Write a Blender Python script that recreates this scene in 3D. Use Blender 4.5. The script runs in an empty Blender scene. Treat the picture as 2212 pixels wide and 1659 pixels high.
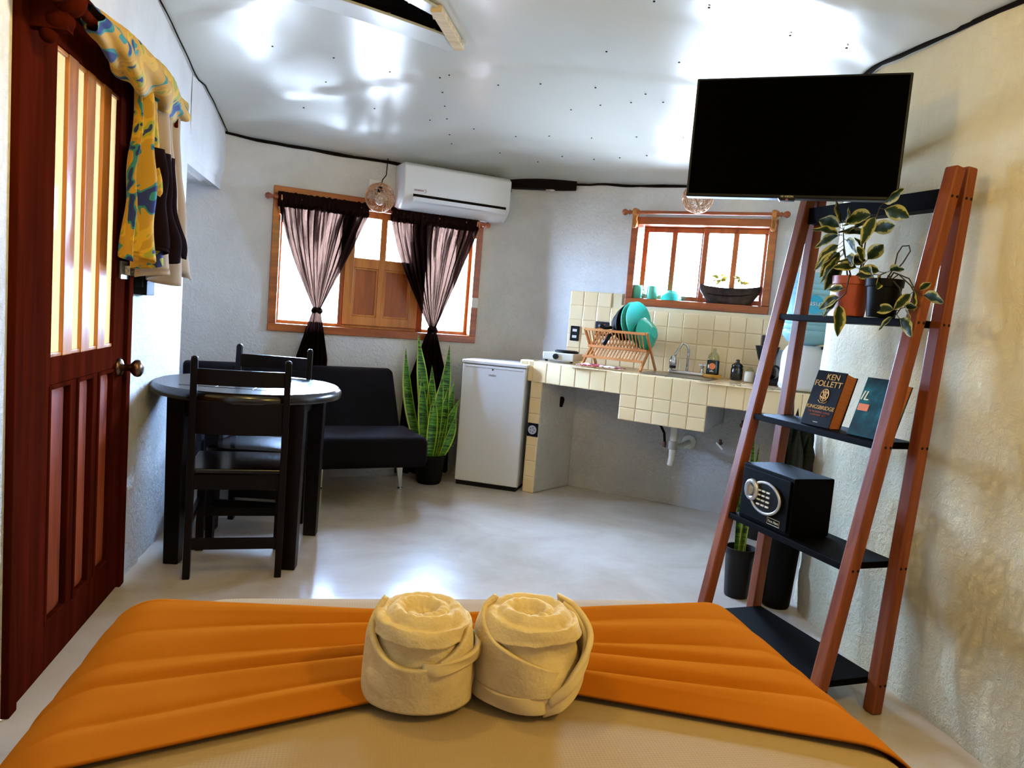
import bpy, bmesh, math, random
from math import sin, cos, pi, radians, sqrt, exp, atan2
from mathutils import Vector, Matrix, noise, Euler
random.seed(7)
SC = bpy.context.scene
COL = SC.collection

# ------------------------------------------------------------------ helpers
def hx(h):
    if not isinstance(h, str): return h
    h = h.lstrip('#'); c = [int(h[i:i+2], 16)/255 for i in (0, 2, 4)]
    return tuple((v/12.92 if v <= .04045 else ((v+.055)/1.055)**2.4) for v in c)+(1,)

class MB:
    def __init__(s): s.bm = bmesh.new(); s.uv = None
    def face(s, vs, m=0):
        try:
            f = s.bm.faces.new(vs); f.material_index = m; return f
        except ValueError: return None
    def box(s, x0, x1, y0, y1, z0, z1, m=0):
        v = [s.bm.verts.new(p) for p in ((x0,y0,z0),(x1,y0,z0),(x1,y1,z0),(x0,y1,z0),(x0,y0,z1),(x1,y0,z1),(x1,y1,z1),(x0,y1,z1))]
        for q in ((0,3,2,1),(4,5,6,7),(0,1,5,4),(1,2,6,5),(2,3,7,6),(3,0,4,7)): s.face([v[i] for i in q], m)
        return s
    def hexa(s, pts, m=0):
        v = [s.bm.verts.new(p) for p in pts]
        for q in ((0,3,2,1),(4,5,6,7),(0,1,5,4),(1,2,6,5),(2,3,7,6),(3,0,4,7)): s.face([v[i] for i in q], m)
        return s
    def bar(s, p0, p1, w, h, side=(1,0,0), w1=None, h1=None, m=0):
        p0, p1 = Vector(p0), Vector(p1); d = (p1-p0).normalized(); a = Vector(side)
        a = (a-d*a.dot(d)).normalized(); b = d.cross(a)
        w1 = w1 or w; h1 = h1 or h; P = []
        for p, ww, hh in ((p0,w,h),(p1,w1,h1)):
            for i, j in ((-1,-1),(1,-1),(1,1),(-1,1)): P.append(p+a*ww/2*i+b*hh/2*j)
        return s.hexa(P, m)
    def rings(s, rings, close=True, cap=True, m=0, capm=None):
        R = [[s.bm.verts.new(p) for p in r] for r in rings]; n = len(R[0])
        for a, b in zip(R, R[1:]):
            for i in range(n if close else n-1):
                j = (i+1) % n; s.face([a[i], a[j], b[j], b[i]], m)
        if cap and close:
            s.face(list(reversed(R[0])), m if capm is None else capm); s.face(R[-1], m if capm is None else capm)
        return R
    def lathe(s, prof, c=(0,0,0), n=24, axis='z', cap=True, m=0, sx=1, sy=1):
        rr = []
        for r, z in prof:
            ring = []
            for i in range(n):
                a = 2*pi*i/n; x, y = max(r,1e-4)*cos(a)*sx, max(r,1e-4)*sin(a)*sy
                p = (x, y, z) if axis == 'z' else ((x, -z, y) if axis == 'y' else (z, x, y))
                ring.append(Vector(p)+Vector(c))
            rr.append(ring)
        s.rings(rr, True, cap, m); return s
    def tube(s, pts, r, n=8, cap=True, m=0, closed=False):
        pts = [Vector(p) for p in pts]; N = len(pts); rr = []
        up = None
        for i, p in enumerate(pts):
            if closed: t = (pts[(i+1) % N]-pts[i-1]).normalized()
            else: t = (pts[min(i+1,N-1)]-pts[max(i-1,0)]).normalized()
            if up is None:
                up = Vector((0,0,1)) if abs(t.z) < .9 else Vector((1,0,0))
            u = (up-t*up.dot(t)).normalized(); w = t.cross(u); up = u
            q = r[i] if isinstance(r, (list, tuple)) else r
            rr.append([p+(u*cos(2*pi*k/n)+w*sin(2*pi*k/n))*q for k in range(n)])
        if closed: rr.append(rr[0])
        s.rings(rr, True, cap and not closed, m); return s
    def surf(s, fn, nu, nv, m=0, uv=False, closeu=False):
        V = [[s.bm.verts.new(fn(i/nu, j/nv)) for j in range(nv+1)] for i in range(nu+(0 if closeu else 1))]
        if uv and s.uv is None: s.uv = s.bm.loops.layers.uv.new('UVMap')
        for i in range(nu):
            for j in range(nv):
                k = (i+1) % nu if closeu else i+1
                f = s.face([V[i][j], V[k][j], V[k][j+1], V[i][j+1]], m)
                if uv and f:
                    for l, q in zip(f.loops, ((i,j),(i+1,j),(i+1,j+1),(i,j+1))): l[s.uv].uv = (q[0]/nu, q[1]/nv)
        return V
    def sphere(s, c, r, n=12, sc=(1,1,1), m=0):
        prof = [(r*sin(pi*i/n), -r*cos(pi*i/n)) for i in range(n+1)]
        rr = []
        for q, z in prof:
            rr.append([Vector((max(q,1e-4)*cos(2*pi*k/(2*n))*sc[0], max(q,1e-4)*sin(2*pi*k/(2*n))*sc[1], z*sc[2]))+Vector(c) for k in range(2*n)])
        s.rings(rr, True, True, m); return s
    def prism(s, poly, y0, y1, m=0):   # polygon in x,z extruded along y
        return s.rings([[Vector((x,y0,z)) for x,z in poly],[Vector((x,y1,z)) for x,z in poly]], True, True, m)
    def xf(s, M):
        bmesh.ops.transform(s.bm, matrix=M, verts=s.bm.verts); return s

def P(name, mb, mat, parent=None, smooth=False, bevel=0, seg=2, sub=0, solid=0, loc=None, rot=None, label=None, fixn=True, angle=None):
    me = bpy.data.meshes.new(name)
    if fixn: bmesh.ops.recalc_face_normals(mb.bm, faces=mb.bm.faces)
    mb.bm.to_mesh(me); mb.bm.free()
    for k in (mat if isinstance(mat, (list, tuple)) else [mat]): me.materials.append(k)
    if smooth:
        for p in me.polygons: p.use_smooth = True
        if angle is not None: me.set_sharp_from_angle(angle=radians(angle))
    o = bpy.data.objects.new(name, me); COL.objects.link(o)
    if parent: o.parent = parent
    if loc: o.location = loc
    if rot: o.rotation_euler = rot
    if solid:
        md = o.modifiers.new('s', 'SOLIDIFY'); md.thickness = solid; md.offset = 0
    if bevel:
        md = o.modifiers.new('b', 'BEVEL'); md.width = bevel; md.segments = seg; md.limit_method = 'ANGLE'; md.angle_limit = radians(40)
        if not smooth:
            for p in me.polygons: p.use_smooth = True
            md.harden_normals = True
    if sub:
        md = o.modifiers.new('u', 'SUBSURF'); md.levels = sub; md.render_levels = sub
    if label: o['label'] = label
    return o

def T(name, label, cat, loc=(0,0,0), rz=0, group=None):
    o = bpy.data.objects.new(name, None); COL.objects.link(o); o.empty_display_size = .05
    o.location = loc; o.rotation_euler = (0,0,rz)
    return tag(o, label, cat, group)
def tag(o, label, cat, group=None):
    o['label'] = label; o['category'] = cat
    if group: o['group'] = group
    return o
def S(o, label=None):
    o['kind'] = 'structure'
    if label: o['label'] = label
    return o
def dup(root, loc, rz, label):
    r = root.copy(); COL.objects.link(r); r.location = loc; r.rotation_euler = (0,0,rz); r['label'] = label
    for ch in list(root.children):
        c = ch.copy(); COL.objects.link(c); c.parent = r
        for g in list(ch.children):
            d = g.copy(); COL.objects.link(d); d.parent = c
    return r
def text(name, body, size, mat, parent, loc, rot=(pi/2,0,0), ext=.0006, align='CENTER', shear=0, sx=1):
    cu = bpy.data.curves.new(name, 'FONT'); cu.body = body; cu.size = size; cu.extrude = ext
    cu.align_x = align; cu.align_y = 'CENTER'; cu.shear = shear
    cu.materials.append(mat); o = bpy.data.objects.new(name, cu); COL.objects.link(o)
    bpy.context.view_layer.update(); me = bpy.data.meshes.new_from_object(o.evaluated_get(bpy.context.evaluated_depsgraph_get()))
    bpy.data.objects.remove(o); o = bpy.data.objects.new(name, me); COL.objects.link(o)
    if not me.materials: me.materials.append(mat)
    o.parent = parent; o.location = loc; o.rotation_euler = rot; o.scale = (sx,1,1)
    return o

# ------------------------------------------------------------------ materials
def mat(name, col, rough=.5, metal=0, spec=.5, nodes=None, **kw):
    m = bpy.data.materials.new(name); m.use_nodes = True
    nt = m.node_tree; b = nt.nodes['Principled BSDF']
    b.inputs['Base Color'].default_value = hx(col) if isinstance(col, str) else col
    b.inputs['Roughness'].default_value = rough; b.inputs['Metallic'].default_value = metal
    b.inputs['Specular IOR Level'].default_value = spec
    for k, v in kw.items():
        b.inputs[k.replace('_', ' ')].default_value = v
    if nodes: nodes(nt, b)
    return m
def N(nt, t, **kw):
    n = nt.nodes.new(t)
    for k, v in kw.items():
        if hasattr(n, k): setattr(n, k, v)
        else: n.inputs[k.replace('_', ' ')].default_value = v
    return n
def ramp(nt, src, stops):
    r = nt.nodes.new('ShaderNodeValToRGB'); e = r.color_ramp.elements
    while len(e) < len(stops): e.new(.5)
    for q, (p, c) in zip(e, stops): q.position = p; q.color = hx(c) if isinstance(c, str) else c
    nt.links.new(src, r.inputs[0]); return r
def coords(nt, kind='Object', scale=(1,1,1)):
    tc = nt.nodes.new('ShaderNodeTexCoord'); mp = nt.nodes.new('ShaderNodeMapping')
    mp.inputs['Scale'].default_value = scale; nt.links.new(tc.outputs[kind], mp.inputs[0]); return mp.outputs[0]
def bump(nt, b, src, strength=.3, dist=.01, prev=None):
    n = nt.nodes.new('ShaderNodeBump'); n.inputs['Strength'].default_value = strength; n.inputs['Distance'].default_value = dist
    nt.links.new(src, n.inputs['Height'])
    if prev: nt.links.new(prev, n.inputs['Normal'])
    nt.links.new(n.outputs[0], b.inputs['Normal']); return n.outputs[0]
def noisecol(stops, scale=5, sc=(1,1,1), detail=5, bmp=0, bscale=None, bdist=.005, kind='Object', rough=.55, dist=0):
    def f(nt, b):
        v = coords(nt, kind, sc); n = N(nt, 'ShaderNodeTexNoise', Scale=scale, Detail=detail, Roughness=rough, Distortion=dist)
        nt.links.new(v, n.inputs[0]); r = ramp(nt, n.outputs[0], stops); nt.links.new(r.outputs[0], b.inputs['Base Color'])
        if bmp:
            n2 = N(nt, 'ShaderNodeTexNoise', Scale=bscale or scale*6, Detail=4); nt.links.new(v, n2.inputs[0]); bump(nt, b, n2.outputs[0], bmp, bdist)
    return f
def wood(name, a, bcol, c, rough=.35, axis='z', scale=3, coat=.15, spec=.5):
    sc = {'z':(9,9,.7),'x':(.7,9,9),'y':(9,.7,9)}[axis]
    m = mat(name, a, rough, spec=spec, nodes=noisecol([(.25,a),(.5,bcol),(.75,c)], scale, sc, 6, .08, 14, .002, dist=.6))
    m.node_tree.nodes['Principled BSDF'].inputs['Coat Weight'].default_value = coat
    m.node_tree.nodes['Principled BSDF'].inputs['Coat Roughness'].default_value = .2
    return m

def plaster_nodes(nt, b):
    g = nt.nodes.new('ShaderNodeNewGeometry'); sp = nt.nodes.new('ShaderNodeSeparateXYZ'); nt.links.new(g.outputs['Position'], sp.inputs[0])
    n1 = N(nt, 'ShaderNodeTexNoise', Scale=3.2, Detail=6, Roughness=.6); nt.links.new(g.outputs['Position'], n1.inputs[0])
    r = ramp(nt, n1.outputs[0], [(.3,'#d2d1d0'),(.55,'#dedede'),(.8,'#e6e6e7')]); nt.links.new(r.outputs[0], b.inputs['Base Color'])
    n2 = N(nt, 'ShaderNodeTexNoise', Scale=9, Detail=8, Roughness=.62); nt.links.new(g.outputs['Position'], n2.inputs[0])
    n3 = N(nt, 'ShaderNodeTexNoise', Scale=38, Detail=6, Roughness=.7, Distortion=.8); nt.links.new(g.outputs['Position'], n3.inputs[0])
    mr = N(nt, 'ShaderNodeMapRange'); nt.links.new(sp.outputs[2], mr.inputs[0])
    mr.inputs[1].default_value = .1; mr.inputs[2].default_value = 1.3; mr.inputs[3].default_value = 1; mr.inputs[4].default_value = .22
    mu = N(nt, 'ShaderNodeMath', operation='MULTIPLY'); nt.links.new(n3.outputs[0], mu.inputs[0]); nt.links.new(mr.outputs[0], mu.inputs[1])
    p = bump(nt, b, n2.outputs[0], .35, .03); bump(nt, b, mu.outputs[0], .95, .034, p)
M = {}
M['plaster'] = mat('plaster', '#e2ded6', .8, spec=.25, nodes=plaster_nodes)
M['plaster_lamp_tint'] = M['plaster'].copy()  # right wall plaster, warm lamp light put into its base colour
for n_ in M['plaster_lamp_tint'].node_tree.nodes:
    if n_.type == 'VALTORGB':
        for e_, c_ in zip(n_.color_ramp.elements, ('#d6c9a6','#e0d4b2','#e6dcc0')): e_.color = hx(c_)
def floor_nodes(nt, b):
    v = coords(nt); n = N(nt, 'ShaderNodeTexNoise', Scale=1.6, Detail=8, Roughness=.6, Distortion=.6); nt.links.new(v, n.inputs[0])
    r = ramp(nt, n.outputs[0], [(.3,'#ad9f90'),(.5,'#bfb3a7'),(.7,'#cbc3ba')]); nt.links.new(r.outputs[0], b.inputs['Base Color'])
    r2 = ramp(nt, n.outputs[0], [(.3,(.26,)*3+(1,)),(.7,(.16,)*3+(1,))]); nt.links.new(r2.outputs[0], b.inputs['Roughness'])
    n2 = N(nt, 'ShaderNodeTexNoise', Scale=5, Detail=6, Roughness=.55); nt.links.new(v, n2.inputs[0]); bump(nt, b, n2.outputs[0], .12, .03)
M['floor'] = mat('polished cement', '#b5a48e', .25, spec=.6, nodes=floor_nodes)
def ceil_nodes(nt, b):
    v = coords(nt); n = N(nt, 'ShaderNodeTexNoise', Scale=1.5, Detail=2, Roughness=.4, Distortion=.3); nt.links.new(v, n.inputs[0])
    bump(nt, b, n.outputs[0], .35, .06)
M['ceil'] = mat('glossy ceiling sheet', '#bfc1bb', .25, spec=.6, nodes=ceil_nodes)
M['gap'] = mat('dark gap', '#120905', .95, spec=.1)
M['tan_strip'] = wood('pale batten', '#a98f68', '#c4ab82', '#d2bd98', .6, 'x', 4, 0)
M['redwood'] = wood('orange stained wood', '#6c2c0e', '#8a4016', '#a3531f', .35, 'z')
M['redwood_x'] = wood('orange stained wood horizontal', '#6c2c0e', '#8a4016', '#a3531f', .35, 'x')
M['panelwood'] = wood('honey panel wood', '#8a4d1c', '#b06a2c', '#c4803c', .35, 'z', 2)
M['doorwood'] = wood('dark red door wood', '#2c0c06', '#3a1006', '#4a160a', .7, 'z', 2, .0, .0)
M['doorpanel'] = wood('red panel wood', '#4f1b09', '#752f11', '#8a3f1a', .55, 'z', 2, .0, .1)
M['muntin'] = wood('honey muntin wood', '#7c4413', '#a9641f', '#c58337', .35, 'z', 3)
M['darkwood'] = wood('near black brown wood', '#040201', '#0a0403', '#100604', .34, 'z', 2, .0, .14)
M['seatwood'] = wood('dark glossy seat wood', '#0a0504', '#140a07', '#1c100c', .2, 'x', 3, .1, .5)
M['ladderwood'] = wood('reddish ladder wood', '#5c210d', '#74360f', '#88461c', .45, 'z', 3, .0, .3)
M['blackwood'] = mat('black painted board', '#050302', .6, spec=.04)
M['sofa'] = mat('dark aubergine suede', '#0d0a11', .85, spec=.1, nodes=noisecol([(.3,'#030203'),(.7,'#080509')], 4, bmp=.15, bscale=260, bdist=.001), Sheen_Weight=.1, Sheen_Roughness=.4)
M['sofa'].node_tree.nodes['Principled BSDF'].inputs['Sheen Tint'].default_value = hx('#54486a')
M['chrome'] = mat('chrome', '#c8ccd2', .12, 1)
M['brass'] = mat('antique brass', '#6d5440', .28, 1)
M['steel'] = mat('steel', '#a9a79f', .3, 1)
M['white'] = mat('white enamel', '#d6d8dc', .28)
M['acwhite'] = mat('air conditioner plastic', '#d8dbe0', .3)
M['plastic_white'] = mat('white plastic', '#dcdcd8', .35)
M['black'] = mat('black plastic', '#030303', .4, spec=.2)
M['blackgloss'] = mat('black gloss screen', '#000000', .5, spec=.01)
M['blackmat'] = mat('black matt', '#060505', .7, spec=.2)
M['safe'] = mat('black powder coat', '#030202', .55, spec=.05)
M['silver'] = mat('silver plastic', '#b9b9bb', .3, .6)
def tilenodes(c0, c1, c2):
    def f(nt, b):
        g = nt.nodes.new('ShaderNodeNewGeometry'); r = ramp(nt, g.outputs['Random Per Island'], [(0,c0),(.5,c1),(1,c2)])
        nt.links.new(r.outputs[0], b.inputs['Base Color'])
        v = coords(nt); n = N(nt, 'ShaderNodeTexNoise', Scale=22, Detail=2); nt.links.new(v, n.inputs[0]); bump(nt, b, n.outputs[0], .35, .006)
    return f
M['tile'] = mat('cream glazed tile', '#d9cfae', .1, spec=.7, nodes=tilenodes('#e6cc9e', '#ebd2a4', '#eed7ac'))
M['grout'] = mat('grout', '#dac8a0', .9)
M['navy'] = mat('navy tile glaze', '#0e1024', .15)
M['sun'] = mat('orange sun glaze', '#c8731f', .3)
M['sunmid'] = mat('brown sun glaze', '#8c4414', .3)
M['moon'] = mat('pale moon glaze', '#b9bccb', .3)
M['moonblue'] = mat('blue detail glaze', '#4a5a94', .3)
M['teal'] = mat('turquoise plastic', '#2fc0b2', .22, nodes=None, Subsurface_Weight=.15)
M['tealglass'] = mat('green blue ceramic', '#57b095', .25)
M['bamboo'] = wood('bamboo', '#a05c28', '#c07c40', '#d09458', .45, 'x', 3, 0)
M['stone'] = mat('dark volcanic stone', '#2c1e17', .9, spec=.2, nodes=noisecol([(.3,'#1c120d'),(.6,'#3b2a20'),(.8,'#54402f')], 14, bmp=.5, bscale=60, bdist=.006))
M['terracotta'] = mat('terracotta plastic', '#9c4220', .45)
M['soil'] = mat('soil', '#1a100a', .95)
M['blackpot'] = mat('black plastic pot', '#030303', .5, spec=.12)
M['greypot'] = mat('dark brown grey bin', '#130e0b', .5, spec=.2)
M['stem'] = mat('brown plant stem', '#2a2412', .7)
def leafmat(name, c0, c1, edge, w=.34):
    def f(nt, b):
        tc = nt.nodes.new('ShaderNodeTexCoord'); sp = nt.nodes.new('ShaderNodeSeparateXYZ'); nt.links.new(tc.outputs['UV'], sp.inputs[0])
        n = N(nt, 'ShaderNodeTexNoise', Scale=55, Detail=3); nt.links.new(tc.outputs['Object'], n.inputs[0])
        s1 = N(nt, 'ShaderNodeMath', operation='SUBTRACT'); nt.links.new(sp.outputs[1], s1.inputs[0]); s1.inputs[1].default_value = .5
        a = N(nt, 'ShaderNodeMath', operation='ABSOLUTE'); nt.links.new(s1.outputs[0], a.inputs[0])
        ma = N(nt, 'ShaderNodeMath', operation='MULTIPLY_ADD'); nt.links.new(n.outputs[0], ma.inputs[0]); ma.inputs[1].default_value = .5; nt.links.new(a.outputs[0], ma.inputs[2])
        r = ramp(nt, ma.outputs[0], [(w-.12,c0),(w+.10,c1),(w+.17,edge)]); nt.links.new(r.outputs[0], b.inputs['Base Color'])
    return mat(name, c0, .55, nodes=f, spec=.2)
M['varleaf'] = leafmat('variegated leaf', '#16250f', '#2a3c17', '#a39a5a', .44)
M['yleaf'] = leafmat('yellow green leaf', '#8d8a2c', '#b3a843', '#c9bb6a', .4)
def snakenodes(nt, b):
    tc = nt.nodes.new('ShaderNodeTexCoord'); sp = nt.nodes.new('ShaderNodeSeparateXYZ'); nt.links.new(tc.outputs['UV'], sp.inputs[0])
    mp = nt.nodes.new('ShaderNodeMapping'); mp.inputs['Scale'].default_value = (6,6,70); nt.links.new(tc.outputs['Object'], mp.inputs[0])
    n = N(nt, 'ShaderNodeTexNoise', Scale=1.6, Detail=3, Distortion=1); nt.links.new(mp.outputs[0], n.inputs[0])
    r = ramp(nt, n.outputs[0], [(.42,'#123010'),(.52,'#3f7a26'),(.7,'#6aa53a')])
    s1 = N(nt, 'ShaderNodeMath', operation='SUBTRACT'); nt.links.new(sp.outputs[1], s1.inputs[0]); s1.inputs[1].default_value = .5
    a = N(nt, 'ShaderNodeMath', operation='ABSOLUTE'); nt.links.new(s1.outputs[0], a.inputs[0])
    g = N(nt, 'ShaderNodeMath', operation='GREATER_THAN'); nt.links.new(a.outputs[0], g.inputs[0]); g.inputs[1].default_value = .38
    mx = N(nt, 'ShaderNodeMix', data_type='RGBA'); nt.links.new(g.outputs[0], mx.inputs[0]); nt.links.new(r.outputs[0], mx.inputs[6]); mx.inputs[7].default_value = hx('#9fb63f')
    nt.links.new(mx.outputs[2], b.inputs['Base Color'])
M['snake'] = mat('snake plant leaf', '#3f7a26', .35, nodes=snakenodes)
M['wicker'] = mat('rattan strand', '#a87a52', .6)
M['bulb'] = mat('white bulb glass', '#d9d6cc', .25)
M['sheet'] = mat('cream waffle sheet', '#927a57', .9, spec=.1)
def sheetn(nt, b):
    v = coords(nt); w1 = N(nt, 'ShaderNodeTexWave', Scale=60); w1.bands_direction = 'X'; w2 = N(nt, 'ShaderNodeTexWave', Scale=60); w2.bands_direction = 'Y'
    nt.links.new(v, w1.inputs[0]); nt.links.new(v, w2.inputs[0]); a = N(nt, 'ShaderNodeMath', operation='ADD')
    nt.links.new(w1.outputs['Fac'], a.inputs[0]); nt.links.new(w2.outputs['Fac'], a.inputs[1]); bump(nt, b, a.outputs[0], .12, .002)
sheetn(M['sheet'].node_tree, M['sheet'].node_tree.nodes['Principled BSDF'])
M['orange'] = mat('orange microfibre', '#d07a20', .9, spec=.0, nodes=noisecol([(.3,'#92500f'),(.7,'#9e5a17')], 3, bmp=.1, bscale=400, bdist=.0006), Sheen_Weight=.0, Sheen_Roughness=.5)
M['orange'].node_tree.nodes['Principled BSDF'].inputs['Sheen Tint'].default_value = hx('#d89a58')
M['towel'] = mat('cream terry towel', '#e6d2a0', .95, spec=.05, nodes=noisecol([(.3,'#bba375'),(.7,'#cfb888')], 30, bmp=.55, bscale=170, bdist=.003))
M['towel_smooth'] = mat('cream towel hem', '#e4cf9c', .9, spec=.05, nodes=noisecol([(.3,'#bba375'),(.7,'#c8b182')], 20, bmp=.2, bscale=300, bdist=.001))
def printnodes(nt, b):
    v = coords(nt); n = N(nt, 'ShaderNodeTexNoise', Scale=7, Detail=2, Distortion=1.0); nt.links.new(v, n.inputs[0])
    r = ramp(nt, n.outputs[0], [(0,'#0a1a5c'),(.36,'#0c2260'),(.405,'#1f6f6c'),(.44,'#a87c10'),(.54,'#bd9014'),(.60,'#8c8a1c'),(.64,'#14245a')])
    r.color_ramp.interpolation = 'CONSTANT'; nt.links.new(r.outputs[0], b.inputs['Base Color'])
M['print'] = mat('yellow blue printed cloth', '#c79a14', .8, nodes=printnodes)
M['lining'] = mat('tan cloth lining', '#a08a72', .85)
def sheer(name, col, op, tr=.5, lo=.08, hi=.97):
    m = bpy.data.materials.new(name); m.use_nodes = True; nt = m.node_tree; nt.nodes.clear()
    out = nt.nodes.new('ShaderNodeOutputMaterial'); d = N(nt, 'ShaderNodeBsdfDiffuse'); d.inputs[0].default_value = hx(col)
    t = N(nt, 'ShaderNodeBsdfTranslucent'); t.inputs[0].default_value = hx(col); tp = N(nt, 'ShaderNodeBsdfTransparent'); tp.inputs[0].default_value = (.0062,.0029,.0018,1)
    m1 = nt.nodes.new('ShaderNodeMixShader'); m1.inputs[0].default_value = tr; nt.links.new(d.outputs[0], m1.inputs[1]); nt.links.new(t.outputs[0], m1.inputs[2])
    m2 = nt.nodes.new('ShaderNodeMixShader'); m2.inputs[0].default_value = op; tc = nt.nodes.new('ShaderNodeTexCoord'); mp = nt.nodes.new('ShaderNodeMapping'); mp.inputs['Scale'].default_value = (26,1.3,1); nz = N(nt, 'ShaderNodeTexNoise', Scale=1, Detail=3, Roughness=.6)
    nt.links.new(tc.outputs['UV'], mp.inputs[0]); nt.links.new(mp.outputs[0], nz.inputs[0]); mr = N(nt, 'ShaderNodeMapRange'); nt.links.new(nz.outputs[0], mr.inputs[0])
    mr.inputs[1].default_value = .42; mr.inputs[2].default_value = .56; mr.inputs[3].default_value = lo; mr.inputs[4].default_value = hi; nt.links.new(mr.outputs[0], m2.inputs[0])
    nt.links.new(tp.outputs[0], m2.inputs[1]); nt.links.new(m1.outputs[0], m2.inputs[2])
    nt.links.new(m2.outputs[0], out.inputs[0]); return m
M['sheer'] = sheer('sheer brown curtain', '#1a0c09', .5, .12)
M['header'] = mat('gathered brown cloth', '#160705', .9, spec=.05)
def glassm(name, col, frost=0):
    m = bpy.data.materials.new(name); m.use_nodes = True; nt = m.node_tree; nt.nodes.clear()
    out = nt.nodes.new('ShaderNodeOutputMaterial'); tp = N(nt, 'ShaderNodeBsdfTransparent'); tp.inputs[0].default_value = hx(col) if isinstance(col,str) else col
    g = N(nt, 'ShaderNodeBsdfGlossy', Roughness=.05); mx = nt.nodes.new('ShaderNodeMixShader'); mx.inputs[0].default_value = .06
    if frost:
        t = N(nt, 'ShaderNodeBsdfTranslucent'); t.inputs[0].default_value = hx(col); m0 = nt.nodes.new('ShaderNodeMixShader'); m0.inputs[0].default_value = frost
        nt.links.new(tp.outputs[0], m0.inputs[1]); nt.links.new(t.outputs[0], m0.inputs[2]); nt.links.new(m0.outputs[0], mx.inputs[1])
    else: nt.links.new(tp.outputs[0], mx.inputs[1])
    nt.links.new(g.outputs[0], mx.inputs[2]); nt.links.new(mx.outputs[0], out.inputs[0]); return m
M['glass'] = glassm('window glass', '#f4f8ff')
M['amber'] = glassm('amber door glass', (.0125,.0076,.0030,1), 1.0)
M['clear'] = glassm('clear plastic', '#dfe6d8')
M['jug'] = mat('blue water jug', '#a6dcf2', .12, nodes=None, Transmission_Weight=.35, IOR=1.15)
M['jugcap'] = mat('jug bottom pale', '#cfe3ee', .3)
M['jugblue'] = mat('label blue', '#1593bb', .4)
M['tank'] = mat('white water crock', '#dfe4f2', .3)
M['darkliquid'] = mat('dark green liquid', '#061510', .15)
M['labelwhite'] = mat('white print', '#d8d4c8', .6)
M['gold'] = mat('gold book lettering', '#c99c4c', .4, .3)
M['bookblack'] = mat('black book cover', '#050304', .5, spec=.08)
M['bookteal'] = mat('teal book cover', '#0a5a66', .45, spec=.15, nodes=noisecol([(.35,'#02080a'),(.5,'#0a4450'),(.65,'#1a8a96')], 7))
M['pages'] = mat('brown page edges', '#b0622a', .85, nodes=noisecol([(.3,'#a4561f'),(.7,'#bd7036')], 4, (4,4,60)))
M['redtext'] = mat('dull red print', '#8a4a5a', .5)
M['greytext'] = mat('grey print', '#55534e', .5)
M['cream_light'] = mat('cream print', '#b9b49c', .5)
M['orangepatch'] = mat('orange patch', '#d07038', .5)
M['yellow'] = mat('amber sponge', '#b8822c', .8)
M['darkglass'] = mat('smoked glass jar', '#0d0806', .12)
M['sugar'] = mat('white sugar', '#cfc4b0', .6)
M['cloth_red'] = mat('red white kitchen cloth', '#a03038', .85, nodes=noisecol([(.35,'#7c1824'),(.5,'#9c2a34'),(.55,'#d8cfc4'),(.8,'#e4dcd2')], 28))
M['pvc'] = mat('white pvc pipe', '#c9c2b4', .4)
M['rust'] = mat('rusty valve', '#5a4232', .5, .6)
M['tape'] = mat('grey tape wrap', '#8a8378', .7)
M['hotplate'] = mat('cream enamel', '#ccc8bb', .35)

# ------------------------------------------------------------------ plan
def frame(ox, oy, deg):
    a = radians(deg)
    return lambda x, y, z=0: Vector((ox+x*cos(a)-y*sin(a), oy+x*sin(a)+y*cos(a), z))
WF, WA = frame(-1.57,4.67,25.6), radians(25.6)      # window wall: x along, y outwards
KF, KA = frame(.72,5.06,-25.4), radians(-25.4)      # kitchen wall
LF, LA = frame(-1.29,1.91,102), radians(102)        # door wall
RP = [(1.80,-1.2),(1.62,.8),(1.47,1.9),(1.385,2.4),(1.31,2.98),(1.37,3.3),(1.62,3.68),(1.96,4.05),(2.10,4.8)]
def ldist(p, a, d):   # signed distance inside
    return (p[0]-a[0])*d[0]+(p[1]-a[1])*d[1]
def ceil_z(x, y):
    p = (x, y)
    dW = ldist(p, (-1.57,4.67), (sin(WA),-cos(WA))); dK = ldist(p, (.72,5.06), (sin(KA),-cos(KA)))
    dL = ldist(p, (-1.29,1.91), (sin(LA),-cos(LA))); dR = 1.45-x
    d = max(0, min(dW, dK, dL, dR)); k = 9
    d = -math.log(exp(-k*max(dW,0))+exp(-k*max(dK,0))+exp(-k*max(dL,0))+exp(-k*max(dR,0)))/k
    d = max(d, -.05); t = min(1, max(0, (4.6-y)/1.6)); s = .5-.5*math.tanh(x/.8)
    return 2.10+t*(.08+.13*s)+.26*(1-exp(-max(d,0)/.8))+.006*sin(3.1*x+1.7*y)+.006*sin(5.3*y-2*x)

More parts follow.
